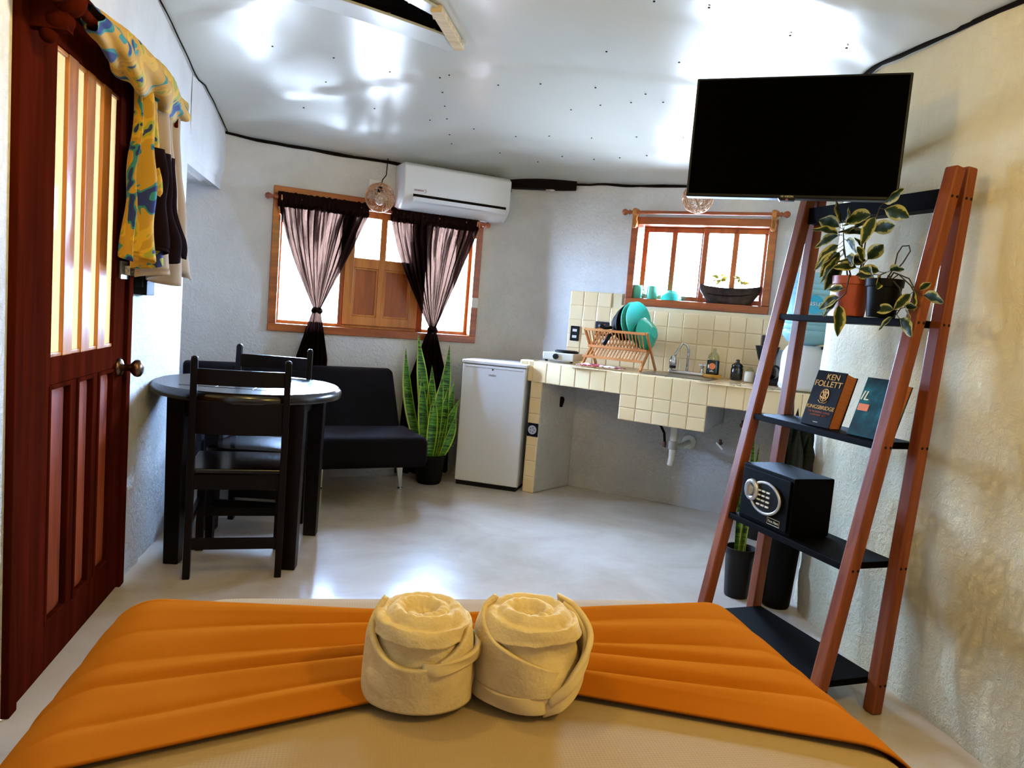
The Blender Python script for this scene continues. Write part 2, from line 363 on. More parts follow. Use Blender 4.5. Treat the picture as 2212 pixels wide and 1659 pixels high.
# ------------------------------------------------------------------ walls
def wdisp(p, n, amp=.012):
    q = Vector(p)
    low = max(0, min(1, (1.2-q.z)/1.1))
    h = noise.noise(q*1.3)*amp*1.3+noise.noise(q*4+Vector((3,1,2)))*amp*.6+noise.noise(q*14)*amp*(.15+1.0*low)
    return q+Vector(n)*h
def wallgrid(mb, F, xs, zs, holes=(), amp=.012, m=0):
    xs = sorted(set(xs)); zs = sorted(set(zs))
    n = (F(0,-1,0)-F(0,0,0))
    V = {}
    def inh(x, z, e=0):
        return any(h[0]+e < x < h[1]-e and h[2]+e < z < h[3]-e for h in holes)
    def edge(x, z):
        r = 1
        for h in holes:
            dx = max(h[0]-x, x-h[1], 0); dz = max(h[2]-z, z-h[3], 0); r = min(r, sqrt(dx*dx+dz*dz)/.15)
        return r
    for i, x in enumerate(xs):
        for j, z in enumerate(zs):
            V[i,j] = mb.bm.verts.new(wdisp(F(x,0,z), n, amp*edge(x,z)))
    for i in range(len(xs)-1):
        for j in range(len(zs)-1):
            if inh((xs[i]+xs[i+1])/2, (zs[j]+zs[j+1])/2): continue
            mb.face([V[i,j],V[i+1,j],V[i+1,j+1],V[i,j+1]], m)
    return V
def lin(a, b, st): 
    n = max(1, round((b-a)/st)); return [a+(b-a)*i/n for i in range(n+1)]
def merge(*l):
    o = sorted(round(v,4) for q in l for v in q); r = [o[0]]
    for v in o[1:]:
        if v-r[-1] > .008: r.append(v)
    return r
ZS = lin(0, 2.55, .045)
W1 = (.03,1.38,.985,1.815); W2 = (.04,.89,1.345,1.85)
mb = MB()
wallgrid(mb, WF, merge(lin(-.8,1.60,.05),[W1[0],W1[1]]), merge(ZS,[W1[2],W1[3]]), [W1])
S(P('wall_back', mb, M['plaster'], smooth=True, fixn=False), 'rough white plastered wall around the curtained window')
mb = MB(); 
wallgrid(mb, KF, merge(lin(-.70,1.50,.05),[W2[0],W2[1]]), merge(ZS,[W2[2],W2[3]]), [W2])
pa, pb, pc = WF(1.60,0), KF(-.93,0), KF(-.70,0)
pm = WF(1.72,0)
rr = []
for i in range(9):
    t = i/8; q = pa*(1-t)**2+Vector((-.02,5.41,0))*2*t*(1-t)+pc*t*t
    n_ = (Vector((sin(WA),-cos(WA),0))*(1-t)+Vector((sin(KA),-cos(KA),0))*t).normalized()
    rr.append([wdisp((q.x,q.y,z), n_) for z in ZS])
mb.rings(rr, False, False)
mb.box(-.5,.6,5.62,5.7,-.1,2.7)  # unseen slab outside the corner, added to stop daylight leaking in
S(P('wall_kitchen', mb, M['plaster'], smooth=True, fixn=False), 'plastered wall behind the tiled counter')
# left wall with door hole, alcove below a lintel at its far end
D0, D1, DH = -.05, .93, 1.96
mb = MB()
zsL = merge(lin(0,2.75,.045),[DH,1.78])
wallgrid(mb, LF, merge(lin(-3.2,2.72,.06),[D0,D1,1.82]), zsL, [(D0,D1,-.1,DH),(1.82,3,-.1,1.78)])
mb.surf(lambda u, v: wdisp(LF(1.82, v*.45, u*1.78), (0,0,0)), 8, 4)           # alcove reveal
mb.surf(lambda u, v: wdisp(LF(1.82+u*.95, v*.45, 1.78+.03*u-.02*v), (0,0,1)), 8, 4)   # lintel underside
mb.surf(lambda u, v: LF(1.82+u*1.2, .45, v*1.85), 4, 4)
S(P('wall_left', mb, M['plaster'], smooth=True, fixn=False, angle=50), 'plastered wall with the wooden door')
# thicker lintel block above the alcove, its lower edge rounded
mb = MB()
def lint(u, v):
    x = 1.86+u*.93; a = v*1.0
    prof = [(0,2.5),(-.015,2.35),(-.02,2.0),(-.018,1.88),(.0,1.82),(.07,1.775)]
    t = a*(len(prof)-1); i = min(int(t), len(prof)-2); f = t-i
    y = prof[i][0]*(1-f)+prof[i+1][0]*f; z = prof[i][1]*(1-f)+prof[i+1][1]*f
    e = min(1, u/.12); return wdisp(LF(x, y*e, z+.02*u), (0,0,1), .008)
mb.surf(lint, 24, 30)
S(P('trim_1', mb, M['plaster'], smooth=True), 'plaster lintel over the alcove')
# right wall, curved
def cr(P0, n):
    out = []; Q = [P0[0]]+P0+[P0[-1]]
    for i in range(1, len(Q)-2):
        a, b, c, d = [Vector(q) for q in Q[i-1:i+3]]
        for k in range(n):
            t = k/n; out.append(.5*((2*b)+(c-a)*t+(2*a-5*b+4*c-d)*t*t+(3*b-a-3*c+d)*t**3))
    out.append(Vector(Q[-2])); return out
RC = cr([Vector((a,b,0)) for a,b in RP], 9)
mb = MB(); rr = []
for i, q in enumerate(RC):
    t = (RC[min(i+1,len(RC)-1)]-RC[max(i-1,0)]).normalized(); n = Vector((-t.y, t.x, 0))
    rr.append([wdisp((q.x,q.y,z), n, .016) for z in lin(0,2.75,.05)])
mb.rings(rr, False, False)
S(P('wall_right', mb, M['plaster_lamp_tint'], smooth=True, fixn=False), 'curved plaster wall behind the ladder shelf')
mb = MB(); mb.box(-1.6,2.2,-1.3,-1.2,0,2.8); S(P('wall_rear', mb, M['plaster']))
mb = MB(); mb.surf(lambda u, v: Vector((-3+u*6, -1.4+v*7.4, 0)), 2, 2); S(P('floor', mb, M['floor']), 'polished cement floor')
# ceiling sheets with an opening
HOLE = [(-1.75,2.55),(-.40,3.56),(-.47,3.30),(-1.35,2.30)]
def inpoly(x, y, P_):
    c = False; j = len(P_)-1
    for i in range(len(P_)):
        if (P_[i][1] > y) != (P_[j][1] > y) and x < (P_[j][0]-P_[i][0])*(y-P_[i][1])/(P_[j][1]-P_[i][1])+P_[i][0]: c = not c
        j = i
    return c
mb = MB(); G_ = .045; nx, ny = int(4.8/G_), int(7.2/G_); V = {}
for i in range(nx+1):
    for j in range(ny+1):
        x, y = -2.5+i*G_, -1.35+j*G_; V[i,j] = (x, y)
vv = {}
def gv(i, j):
    if (i,j) not in vv:
        x, y = V[i,j]; z = ceil_z(x, y)
        a = 1.18*x+.94*0  # overlap seams between sheets, running left to right
        z += .010*((y*1.0+.28*x)/.95 % 1) 
        vv[i,j] = mb.bm.verts.new((x, y, z))
    return vv[i,j]
for i in range(nx):
    for j in range(ny):
        x, y = V[i,j][0]+G_/2, V[i,j][1]+G_/2
        if inpoly(x, y, HOLE): continue
        mb.face([gv(i,j), gv(i,j+1), gv(i+1,j+1), gv(i+1,j)])
CE = S(P('ceiling', mb, M['ceil'], smooth=True, fixn=False), 'glossy white sheet ceiling')
mb = MB(); mb.box(-3,3,-1.5,6,2.85,2.9); S(P('roof', mb, M['gap']))
def cz(x, y, o=0): return Vector((x, y, ceil_z(x, y)+o))
# strips round the opening
def strip(a, b, w, h, o, mt, name, n=10, flat=False):
    mb = MB(); a = Vector((a[0],a[1],0)); b = Vector((b[0],b[1],0)); d = (b-a).normalized(); s = Vector((-d.y,d.x,0))*w/2
    rr = []
    for i in range(n+1):
        p = a.lerp(b, i/n); l = p-s; r = p+s; zl = ceil_z(p.x,p.y)+o
        rr.append([Vector((l.x,l.y,zl)),Vector((r.x,r.y,zl)),Vector((r.x,r.y,zl+h)),Vector((l.x,l.y,zl+h))])
    mb.rings(rr); return P(name, mb, mt, bevel=.002)
S(strip((-1.80,2.55),(-.385,3.60), .15, .012, -.016, M['ceil'], 'trim_2', 14))
mb = MB()
for i in range(nx):
    for j in range(ny):
        x, y = V[i,j]
        if inpoly(x+G_/2, y+G_/2, [(-2.1,2.45),(-.25,3.85),(-.30,3.15),(-1.35,2.05)]):
            q = [(x,y),(x,y+G_),(x+G_,y+G_),(x+G_,y)]; mb.face([mb.bm.verts.new((a_,b_,ceil_z(a_,b_)+.10)) for a_,b_ in q])
for (a_, b_) in (((-2.1,2.45),(-.25,3.85)),((-.25,3.85),(-.30,3.15)),((-.30,3.15),(-1.35,2.05)),((-1.35,2.05),(-2.1,2.45))):
    mb.surf(lambda u, v, a_=a_, b_=b_: Vector((a_[0]+(b_[0]-a_[0])*u, a_[1]+(b_[1]-a_[1])*u, ceil_z(a_[0]+(b_[0]-a_[0])*u, a_[1]+(b_[1]-a_[1])*u)+.015+.15*v)), 8, 1)
S(P('trim_11', mb, M['gap'], fixn=False), 'near-black box added above the ceiling opening to keep it dark')  # added cover: blocks stray daylight, its near-black colour stands in for shade
S(strip((-.375,3.60),(-.445,3.23), .05, .03, -.03, M['tan_strip'], 'trim_3'))
S(strip((-.44,3.285),(-1.38,2.235), .075, .012, -.012, M['ceil'], 'trim_4', 14))
# dark joint lines where walls meet the ceiling
def joint(pts, r, name, amp=.006, off=0):
    mb = MB(); Q = []
    for i, p in enumerate(pts):
        Q.append(Vector((p.x, p.y, ceil_z(p.x, p.y)+off+noise.noise(Vector(p)*7)*amp)))
    mb.tube(Q, [r*(.75+.5*abs(noise.noise(p*5))) for p in Q], 6)
    return S(P(name, mb, M['gap'], smooth=True))
joint([WF(x,-.012) for x in lin(-.35,1.6,.06)], .011, 'trim_5', off=-.004)
joint([KF(x,-.012) for x in lin(-.62,1.4,.06)], .009, 'trim_6', off=-.003)
joint([LF(x,-.03 if x>1.95 else -.012) for x in lin(-.5,2.7,.07)], .0035, 'trim_7')
joint([q+Vector((-.014,0,0)) for q in RC if .8 < q.y < 3.6], .011, 'trim_8', off=0)
mb = MB(); mb.hexa([WF(1.50,-.03,2.035),WF(1.60,-.03,2.03),WF(1.60,.05,2.03),WF(1.50,.05,2.035),WF(1.50,-.03,2.13),WF(1.60,-.03,2.13),WF(1.60,.05,2.13),WF(1.50,.05,2.13)])
q0, q1 = WF(1.58,-.03), KF(-.42,-.02)
mb.hexa([Vector((p.x,p.y+dy,z)) for z, zz in ((2.06,0),(2.14,0)) for p, dy in ((q0,-.02),(q1,-.02),(q1,.04),(q0,.06))])
S(P('trim_9', mb, M['gap']), 'dark gap above the wall beside the air conditioner')
mb = MB(); p = KF(-.60,-.045); mb.sphere((p.x,p.y,2.095), .045, 8, (1,.6,1.1)); 
for v in mb.bm.verts: v.co += Vector(noise.noise_vector(v.co*30))*.012
S(P('trim_10', mb, M['plaster'], smooth=True), 'plaster lump stuffed in the gap')
# ceiling screws
mb = MB(); mb.lathe([(.0,-.003),(.0045,-.002),(.005,.001)], n=10); sc0 = P('screw', mb, M['gap'], CE); first = True
CAMP = (0,0,1.18)
screws = [(-.20,3.0),(.05,2.95),(.42,2.95),(.62,2.9),(.95,2.95),(1.15,2.9),(-1.25,3.6),(-1.0,3.75),(-.75,3.9),(-.45,3.92),(-.2,4.0),(.02,3.95),(.3,3.9),(.55,3.85),(.8,3.7),(.62,3.4),(.3,3.45),(-.9,4.3),(-.6,4.42),(-.35,4.52),(-.1,4.6),(.1,4.55),(.35,4.5),(.6,4.4),(.85,4.3),(-.5,3.95),(-.5,4.1),(-.5,4.25),(-.5,4.4),(-.5,4.6),(-.5,4.75),(-.2,4.9),(.05,5.0),(.2,4.85),(.4,4.8),(.55,4.7),(.7,4.6),(.2,4.2),(.35,4.1),(.5,4.0),(.65,3.9),(-1.3,4.3),(-1.1,4.0)]
for x, y in screws:
    s_ = sc0 if first else sc0.copy()
    if not first: COL.objects.link(s_); s_.parent = CE
    first = False; s_.location = cz(x, y, -.002)

# ------------------------------------------------------------------ window 1 (curtained)
def setup(name, loc, rz, label):
    o = bpy.data.objects.new(name, None); COL.objects.link(o); o.location = loc; o.rotation_euler = (0,0,rz); S(o, label); return o
def framebox(x0,x1,z0,z1,w,y0,y1):
    mb = MB(); mb.box(x0,x1,y0,y1,z1-w,z1); mb.box(x0,x1,y0,y1,z0,z0+w); mb.box(x0,x0+w,y0,y1,z0+w,z1-w); mb.box(x1-w,x1,y0,y1,z0+w,z1-w); return mb
w1 = setup('window_1', WF(0,0,0), WA, 'orange wood framed window with a central shutter panel')
P('window_frame', framebox(0,1.415,.95,1.85,.05,-.018,.14), M['redwood_x'], w1, bevel=.004)
P('inner_frame', framebox(.05,1.365,1.0,1.80,.022,.05,.13), M['panelwood'], w1, bevel=.003)
s1 = MB(); x0, x1, z0, z1 = .475, .985, 1.02, 1.78
s1.box(x0,x0+.06,.03,.07,z0,z1); s1.box(x1-.06,x1,.03,.07,z0,z1); s1.box(.70,.745,.03,.07,z0,z1)
s1.box(x0,x1,.032,.068,z0,z0+.06); s1.box(x0,x1,.032,.068,1.40,1.465); s1.box(x0,x1,.032,.068,z1-.05,z1)
sh = P('shutter', s1, M['panelwood'], w1, bevel=.004)
for a, b in ((.535,.70),(.745,.925)):
    m_ = MB(); m_.box(a,b,.045,.058,z0+.06,1.40); P('shutter_panel', m_, M['redwood'], sh, bevel=.002)
    m_ = MB(); mo = .012; m_.box(a,b,.037,.045,z0+.06,z0+.06+mo); m_.box(a,b,.037,.045,1.40-mo,1.40); m_.box(a,a+mo,.037,.045,z0+.06,1.4); m_.box(b-mo,b,.037,.045,z0+.06,1.4)
    P('panel_moulding', m_, M['panelwood'], sh, bevel=.002)
    m_ = MB(); m_.box(a,b,.048,.052,1.465,z1-.05); P('glass', m_, M['glass'], sh)
m_ = MB(); m_.box(.445,.475,.04,.10,1.0,1.80); P('mullion', m_, M['redwood'], w1, bevel=.003)
m_ = MB(); m_.box(.985,1.035,.05,.09,1.0,1.80); P('mullion', m_, M['redwood'], w1, bevel=.003)
for a, b in ((.072,.445),(1.035,1.343)):
    m_ = MB(); m_.box(a,b,.09,.094,1.022,1.778); P('glass', m_, M['glass'], w1)
m_ = MB(); m_.box(1.365,1.412,-.024,-.018,1.20,1.27); P('strike_plate', m_, M['plastic_white'], w1, label='pale patch on the right side of the frame')
# curtain rod of window 1
def rod(name, F, A, x0, x1, z, y, label, br=None, double=False):
    t = T(name, label, 'curtain rod', F(0,0,0), A)
    mb = MB(); mb.lathe([(.011,x0),(.011,x1)], (0,y,z), 14, 'x'); P('rod', mb, M['redwood_x'], t, smooth=True, angle=40)
    for xx, sgn in ((x0,-1),(x1,1)):
        mb = MB(); mb.lathe([(.012,0),(.018,.006*sgn),(.009,.012*sgn),(.014,.02*sgn),(.021,.034*sgn),(.021,.042*sgn),(.014,.054*sgn),(.002,.058*sgn)], (xx,y,z), 14, 'x')
        P('finial', mb, M['redwood_x'], t, smooth=True)
    for xx in br:
        mb = MB(); mb.prism([(0,.03),(.025,.02),(.03,-.0),(.02,-.02),(.012,-.045),(.02,-.06),(.012,-.10),(-.012,-.10),(-.012,-.03),(-.02,0),(-.015,.025)], -.012, .012)
        mb.xf(Matrix.Translation((xx, y+.012, z)) @ Matrix.Rotation(pi/2*0,4,'Z'))
        mb.box(xx-.014,xx+.014,y,-.02,z-.09,z-.03); mb.box(xx-.014,xx+.014,y-.014,-.02,z-.02,z+.015)
        P('bracket', mb, M['panelwood'], t, bevel=.003)
    return t
rod('curtain_rod', WF, WA, .0, 1.385, 1.775, -.065, 'wooden curtain rod with round ends across the large shuttered window', (.045,1.345))
def curtain(x0, x1, xt, ztie, zbot, wb, seed, label, tailx=0):
    t = T('curtain', label, 'curtain', WF(0,0,0), WA)
    rnd = random.Random(seed); nf = 15; ph = [rnd.uniform(-.5,.5) for _ in range(40)]
    def fold(u, k=1.0):
        i = u*nf; return sin(2*pi*i+ph[int(i) % 40]*1.8)*k
    def body(u, v):
        z = 1.745-(1.745-ztie)*v
        e = v**1.5; ease = 1-(1-v)**1.15
        xl = x0+(xt-.018-x0)*(v**1.35); xr = x1+(xt+.018-x1)*(v**1.05)
        sag = .02*sin(pi*v)
        uu = u+(.019+.008*noise.noise(Vector((u*4,1,seed))))*sin(2*pi*13*u+ph[int(u*5)]*.6+seed)*(1-.3*v)
        x = xl+(xr-xl)*uu
        y = -.065+fold(u)*(.020*(1-v)+.007)+noise.noise(Vector((u*9,v*4,seed)))*.02*(1-v)
        zz = z+ (.05*sin(pi*v))*(abs(u-.5)*2)**2*(-.4) if False else z
        zz = z-.06*(1-abs(2*u-1))*v*(1-v)
        return Vector((x, y, zz))
    mb = MB(); mb.surf(body, 300, 40, uv=True); P('drape', mb, M['sheer'], t, smooth=True, fixn=False)
    def tail(u, v):
        z = ztie-(ztie-zbot)*v; w = .022+(wb/2-.022)*min(1, v*2.2)**.8*(1+.35*v)
        x = xt+tailx*v+(u-.5)*2*w; return Vector((x, -.065+sin(2*pi*u*7+seed)*(.010+.016*v), z))
    mb = MB(); mb.surf(tail, 90, 30, uv=True); P('tail', mb, M['sheer'], t, smooth=True, fixn=False)
    mb = MB()
    def head(a, v):
        x = x0+(x1-x0)*v; r = .017+.014*noise.noise(Vector((v*38,seed,a*2)))
        return Vector((x, -.065-cos(2*pi*a)*r, 1.765+sin(2*pi*a)*(.047+.008*noise.noise(Vector((v*30,seed,5))))))
    mb.surf(head, 14, 160, closeu=True); P('gathered_header', mb, M['header'], t, smooth=True, label='dark gathered header')
    mb = MB(); mb.tube([Vector((xt+.026*cos(a), -.065+.024*sin(a), ztie+.01*sin(a*2))) for a in [2*pi*i/20 for i in range(20)]], .012, 8, closed=True)
    P('knot', mb, M['header'], t, smooth=True)
    return t
curtain(.02,.585,.292,1.10,.42,.18,1,'knotted sheer brown curtain on the left half of the shuttered window, behind the sofa',-.03)
curtain(.735,1.35,1.075,1.03,.03,.30,2,'knotted sheer brown curtain under the air conditioner, behind the snake plant',.0)

# ------------------------------------------------------------------ window 2 (kitchen)
w2 = setup('window_2', KF(0,0,0), KA, 'orange wood kitchen window with two glazed sashes')
P('window_frame', framebox(0,.93,1.305,1.89,.048,-.02,.17), M['redwood_x'], w2, bevel=.004)
for a, b in ((.055,.485),(.465,.885)):
    yy = .10 if a < .1 else .075
    mb = framebox(a,b,1.353,1.842,.036,yy,yy+.03); c = (a+b)/2; mb.box(c-.018,c+.018,yy,yy+.03,1.353,1.842)
    ss = P('sash', mb, M['redwood'], w2, bevel=.003)
    mb = MB(); mb.box(a+.03,b-.03,yy+.012,yy+.015,1.38,1.81); P('glass', mb, M['glass'], ss)
rod('curtain_rod', KF, KA, .0, .945, 1.912, -.07, 'bare wooden curtain rod with round ends over the kitchen window', (.03,.91))

# ------------------------------------------------------------------ wicker lamps
def wicker(name, loc, label, seed, cord, box):
    t = T(name, label, 'lamp', loc); rnd = random.Random(seed); R = .092
    mb = MB()
    for k in range(30):
        ax = Vector((rnd.gauss(0,1),rnd.gauss(0,1),rnd.gauss(0,1))).normalized(); u = ax.orthogonal().normalized(); w = ax.cross(u)
        h = rnd.uniform(-.55,.55)*R; r = sqrt(R*R-h*h); ph = rnd.uniform(0,6); am = rnd.uniform(.0,.12)
        pts = []
        for i in range(28):
            a = 2*pi*i/28; p = (ax*(h+R*am*sin(3*a+ph))+u*r*cos(a)+w*r*sin(a)).normalized()*R*rnd.uniform(.97,1.02)
            pts.append(p)
        mb.tube(pts, .0021, 5, closed=True)
    P('shade', mb, M['wicker'], t, smooth=True)
    mb = MB(); mb.sphere((0,0,-.015), .03, 8, (1,1,1.15)); mb.lathe([(.014,.012),(.014,.035)], n=12); P('bulb', mb, M['bulb'], t, smooth=True)
    mb = MB(); mb.lathe([(.019,.03),(.019,.065),(.006,.07)], n=12); P('socket', mb, M['blackmat'], t, smooth=True)
    mb = MB(); mb.tube(cord, .0035, 6); P('cord', mb, M['blackmat'] if not box else M['tape'], t, smooth=True)
    if box:
        mb = MB(); mb.box(*box); bx = P('junction_box', mb, M['plastic_white'], t, bevel=.004, label='white junction box on the wall')
    return t
p = WF(.628,-.16,1.845); 
l1 = wicker('wicker_lamp', p, 'open wicker ball lamp hanging in front of the curtained window beside the air conditioner', 3, [(0,0,.07),(.0,.05,.12),(.01,.11,.16),(.01,.135,.27)], None)
mb = MB(); mb.box(-.035,.035,0,.03,-.04,.035); jb = P('junction_box', mb, M['plastic_white'], l1, bevel=.004, loc=WF(.62,-.035,1.94)-p, rot=(0,0,WA), label='white junction box on the wall')
p2 = KF(.475,-.25,1.975)
wicker('wicker_lamp', p2, 'open wicker ball lamp above the kitchen window, partly hidden by the television', 8, [(0,0,.07),(0,.01,.10),(0,.02,.145)], None)

# ------------------------------------------------------------------ air conditioner
ac = T('air_conditioner', 'white wall air conditioner mounted at the ceiling above the curtained window', 'air conditioner', WF(.765,0,0), WA)
W_ = .755
prof = [(-.0,1.80),(-.0,2.09),(-.175,2.09),(-.205,2.07),(-.21,1.90),(-.205,1.87),(-.17,1.83),(-.12,1.80)]
mb = MB(); mb.rings([[Vector((x,y,z)) for y,z in prof] for x in (0,W_)]); P('housing', mb, M['acwhite'], ac, bevel=.012, seg=3)
mb = MB(); mb.box(.065,W_-.035,-.214,-.19,1.876,1.893); P('air_slot', mb, M['gap'], ac, label='black air slot')
mb = MB(); mb.hexa([(.065,-.216,1.85),(W_-.035,-.216,1.85),(W_-.035,-.195,1.845),(.065,-.195,1.845),(.065,-.224,1.875),(W_-.035,-.224,1.875),(W_-.035,-.205,1.876),(.065,-.205,1.876)])
P('louvre', mb, M['acwhite'], ac, bevel=.002)
text('logo', 'LENNOX', .016, M['redtext'], ac, (.10,-.2125,1.918), (radians(88),0,0), shear=.3)
mb = MB(); mb.tube([Vector((.138+.012*cos(a), -.2125, 1.918+.012*sin(a))) for a in [radians(-85+17*i) for i in range(11)]], .0012, 6); P('logo_swoosh', mb, M['greytext'], ac)

# ------------------------------------------------------------------ door
dr = setup('door_1', LF(0,0,0), LA, 'dark red wooden door with four narrow amber panes')
mb = MB(); mb.box(-.05,-.0,-.02,.10,0,DH+.05); mb.box(.885,.935,-.02,.10,0,DH+.05); mb.box(0,.885,-.02,.10,DH-.03,DH+.05)
P('door_frame', mb, M['doorwood'], dr, bevel=.004)
X0, X1 = .0, .885; slots = [(.215,.315),(.365,.465),(.515,.615),(.665,.765)]; zb, zt = .945, 1.82
mb = MB(); mb.box(X0,slots[0][0],-.005,.035,.0,1.93); mb.box(slots[-1][1],X1,-.005,.035,.0,1.93)
mb.box(slots[0][0],slots[-1][1],-.005,.035,zt,1.93); mb.box(slots[0][0],slots[-1][1],-.005,.035,.865,zb); mb.box(slots[0][0],slots[-1][1],-.005,.035,.0,.14)
for a, b in ((.375,.425),(.575,.62)): mb.box(a,b,-.003,.033,.14,.865)
sl = P('door_leaf', mb, M['doorwood'], dr, bevel=.003)
for (a, b), (c, d) in zip(slots, slots[1:]):
    mb = MB(); mb.box(b-.012,c+.012,-.004,.012,zb,zt); P('muntin', mb, M['muntin'], sl, bevel=.003)
for a, b in slots:
    mb = MB(); w = .012; a_, b_ = a-.012, b+.012; mb.box(a_,b_,.0,.014,zb,zb+w); mb.box(a_,b_,.0,.014,zt-w,zt)
    P('pane_bead', mb, M['muntin'], sl, bevel=.002)
    mb = MB(); mb.surf(lambda u, v: Vector((a-.012+(b-a+.024)*u,.008,zb+w+(zt-zb-2*w)*v)), 1, 1); P('glass', mb, M['amber'], sl)
for a, b in ((.205,.375),(.425,.575),(.62,.78)):
    mb = MB(); mb.box(a,b,.012,.028,.14,.865)
    mb.hexa([(a+.035,.004,.18),(b-.035,.004,.18),(b-.012,.0125,.155),(a+.012,.0125,.155),(a+.035,.004,.825),(b-.035,.004,.825),(b-.012,.0125,.85),(a+.012,.0125,.85)])
    P('panel', mb, M['doorpanel'], sl, bevel=.002)
    mb = MB(); w = .014; mb.box(a,a+w,-.009,.012,.14,.865); mb.box(b-w,b,-.009,.012,.14,.865); mb.box(a+w,b-w,-.009,.012,.14,.14+w); mb.box(a+w,b-w,-.009,.012,.865-w,.865)
    P('panel_moulding', mb, M['doorwood'], sl, bevel=.004)
mb = MB(); mb.lathe([(.034,.006),(.034,.012),(.028,.018),(.013,.024),(.012,.045),(.02,.052),(.03,.062),(.033,.072),(.030,.082),(.018,.090),(.002,.092)], (.83,0,.865), 24, 'y'); 
P('door_knob', mb, M['brass'], dr, smooth=True, angle=60)
mb = MB(); mb.box(.80,.925,-.014,-.005,1.19,1.255); mb.lathe([(.007,0),(.007,.08)], (.83,-.022,1.222), 12, 'x'); mb.box(.835,.85,-.034,-.014,1.205,1.24); mb.box(.892,.905,-.034,-.014,1.205,1.24)
P('bolt', mb, M['steel'], dr, bevel=.0015, label='small steel bolt')
for xx, zz in ((.812,1.20),(.812,1.245),(.915,1.20),(.915,1.245)): pass
for zz in (.22,1.05,1.72):
    mb = MB(); mb.box(-.012,.012,-.012,.0,zz-.045,zz+.045); P('hinge', mb, M['blackmat'], dr, bevel=.002)
# door curtain rod and printed cloth
t = T('curtain_rod', 'dark wooden curtain rod with a carved end above the door', 'curtain rod', LF(0,0,0), LA)
mb = MB(); mb.lathe([(.014,-.02),(.014,1.14)], (0,-.10,1.88), 14, 'x'); P('rod', mb, M['doorwood'], t, smooth=True, angle=40)
mb = MB(); mb.lathe([(.013,.0),(.03,-.01),(.022,-.022),(.026,-.035),(.042,-.055),(.046,-.075),(.040,-.095),(.02,-.108),(.003,-.112)], (-.02,-.10,1.88), 20, 'x'); P('finial', mb, M['doorwood'], t, smooth=True)
mb = MB(); mb.sphere((.03,-.095,1.88),.042,10,(1,1,1)); mb.sphere((.03,-.075,1.825),.03,10,(1,1.2,1)); mb.sphere((.03,-.05,1.79),.022,10); mb.box(.01,.05,-.10,-.0,1.80,1.90); P('bracket', mb, M['doorwood'], t, smooth=True, angle=50)
mb = MB(); mb.box(-.02,.02,-.12,.0,-.08,.03); mb.xf(Matrix.Translation((1.10,0,1.88))); P('bracket', mb, M['doorwood'], t, bevel=.005)
cl = T('printed_cloth', 'yellow and blue printed cloth bunched over the curtain rod above the door', 'cloth', LF(0,0,0), LA)
def bunch(a, v):
    x = .17+v*.97; r = .030+.028*sin(pi*min(1,v*1.1))+.030*max(0,v-.35)
    r *= 1+.18*sin(a*2*pi*4+v*16)+.22*noise.noise(Vector((cos(a*2*pi)*1.5,sin(a*2*pi)*1.5,v*7)))
    return Vector((x+.02*sin(a*2*pi*2), -.105-cos(2*pi*a)*r*.95, 1.885-.012*v+sin(2*pi*a)*r*1.05))
mb = MB(); mb.surf(bunch, 48, 90, closeu=True); P('bunched_roll', mb, M['print'], cl, smooth=True)
def lin_roll(a, v):
    x = .55+v*.36; r = .045*sin(pi*(.15+.8*v)); return Vector((x, -.06-cos(2*pi*a)*r*.8, 1.955+sin(2*pi*a)*r*.8+.01*noise.noise(Vector((a*9,v*5,0)))))
mb = MB(); mb.surf(lin_roll, 24, 30, closeu=True); P('lining_fold', mb, M['lining'], cl, smooth=True, label='pale lining showing on top of the roll')
def hang(u, v, x0=.62, x1=1.10, zt_=1.87, zb_=1.24, k=0, fl=.12):
    z = zt_-(zt_-zb_)*v; w = .82+.25*v-.25*sin(pi*min(1,v*1.3)); xm = (x0+x1)/2
    x = xm+(u-.5)*(x1-x0)*w+fl*v*(u-.2)
    y = -.105+.035*sin(u*2*pi*2.5+k)*(.5+v)+.02*noise.noise(Vector((u*3,v*3,k)))
    if v > .96: z += .02*sin(u*9)
    return Vector((x, y, z))
mb = MB(); mb.surf(lambda u, v: hang(u, v, .62,.86,1.87,1.25,0,.0), 30, 40); P('printed_fall', mb, M['print'], cl, smooth=True, solid=.003)
mb = MB(); mb.surf(lambda u, v: hang(u, v, .84,1.14,1.86,1.20,2,.13), 30, 40); P('lining_fall', mb, M['lining'], cl, smooth=True, solid=.003, label='tan lining side of the cloth')
mb = MB(); mb.surf(lambda u, v: hang(u, v, .70,.98,1.66,1.28,1,.10)+Vector((0,-.025,0)), 30, 30); P('dark_fold', mb, M['header'], cl, smooth=True, solid=.003, label='black inner fold')
# black lock box on wall by the door
lb = T('wall_switch_box', 'black box with a bright metal side on the wall, under the printed cloth', 'switch box', LF(1.06,0,1.195), LA)
mb = MB(); mb.box(-.06,.05,-.05,-.002,-.06,.055); mb.box(-.085,-.06,-.04,-.002,-.03,.04); P('box', mb, M['blackmat'], lb, bevel=.003)
mb = MB(); mb.box(.05,.10,-.02,-.002,-.062,.05); mb.lathe([(.008,.02),(.008,.03),(.003,.034)], (.075,0,.012), 12, 'y'); P('metal_plate', mb, M['steel'], lb, bevel=.002, label='bright metal plate')
mb = MB(); mb.box(-.05,-.04,-.053,-.05,-.005,.015); P('indicator', mb, M['labelwhite'], lb)

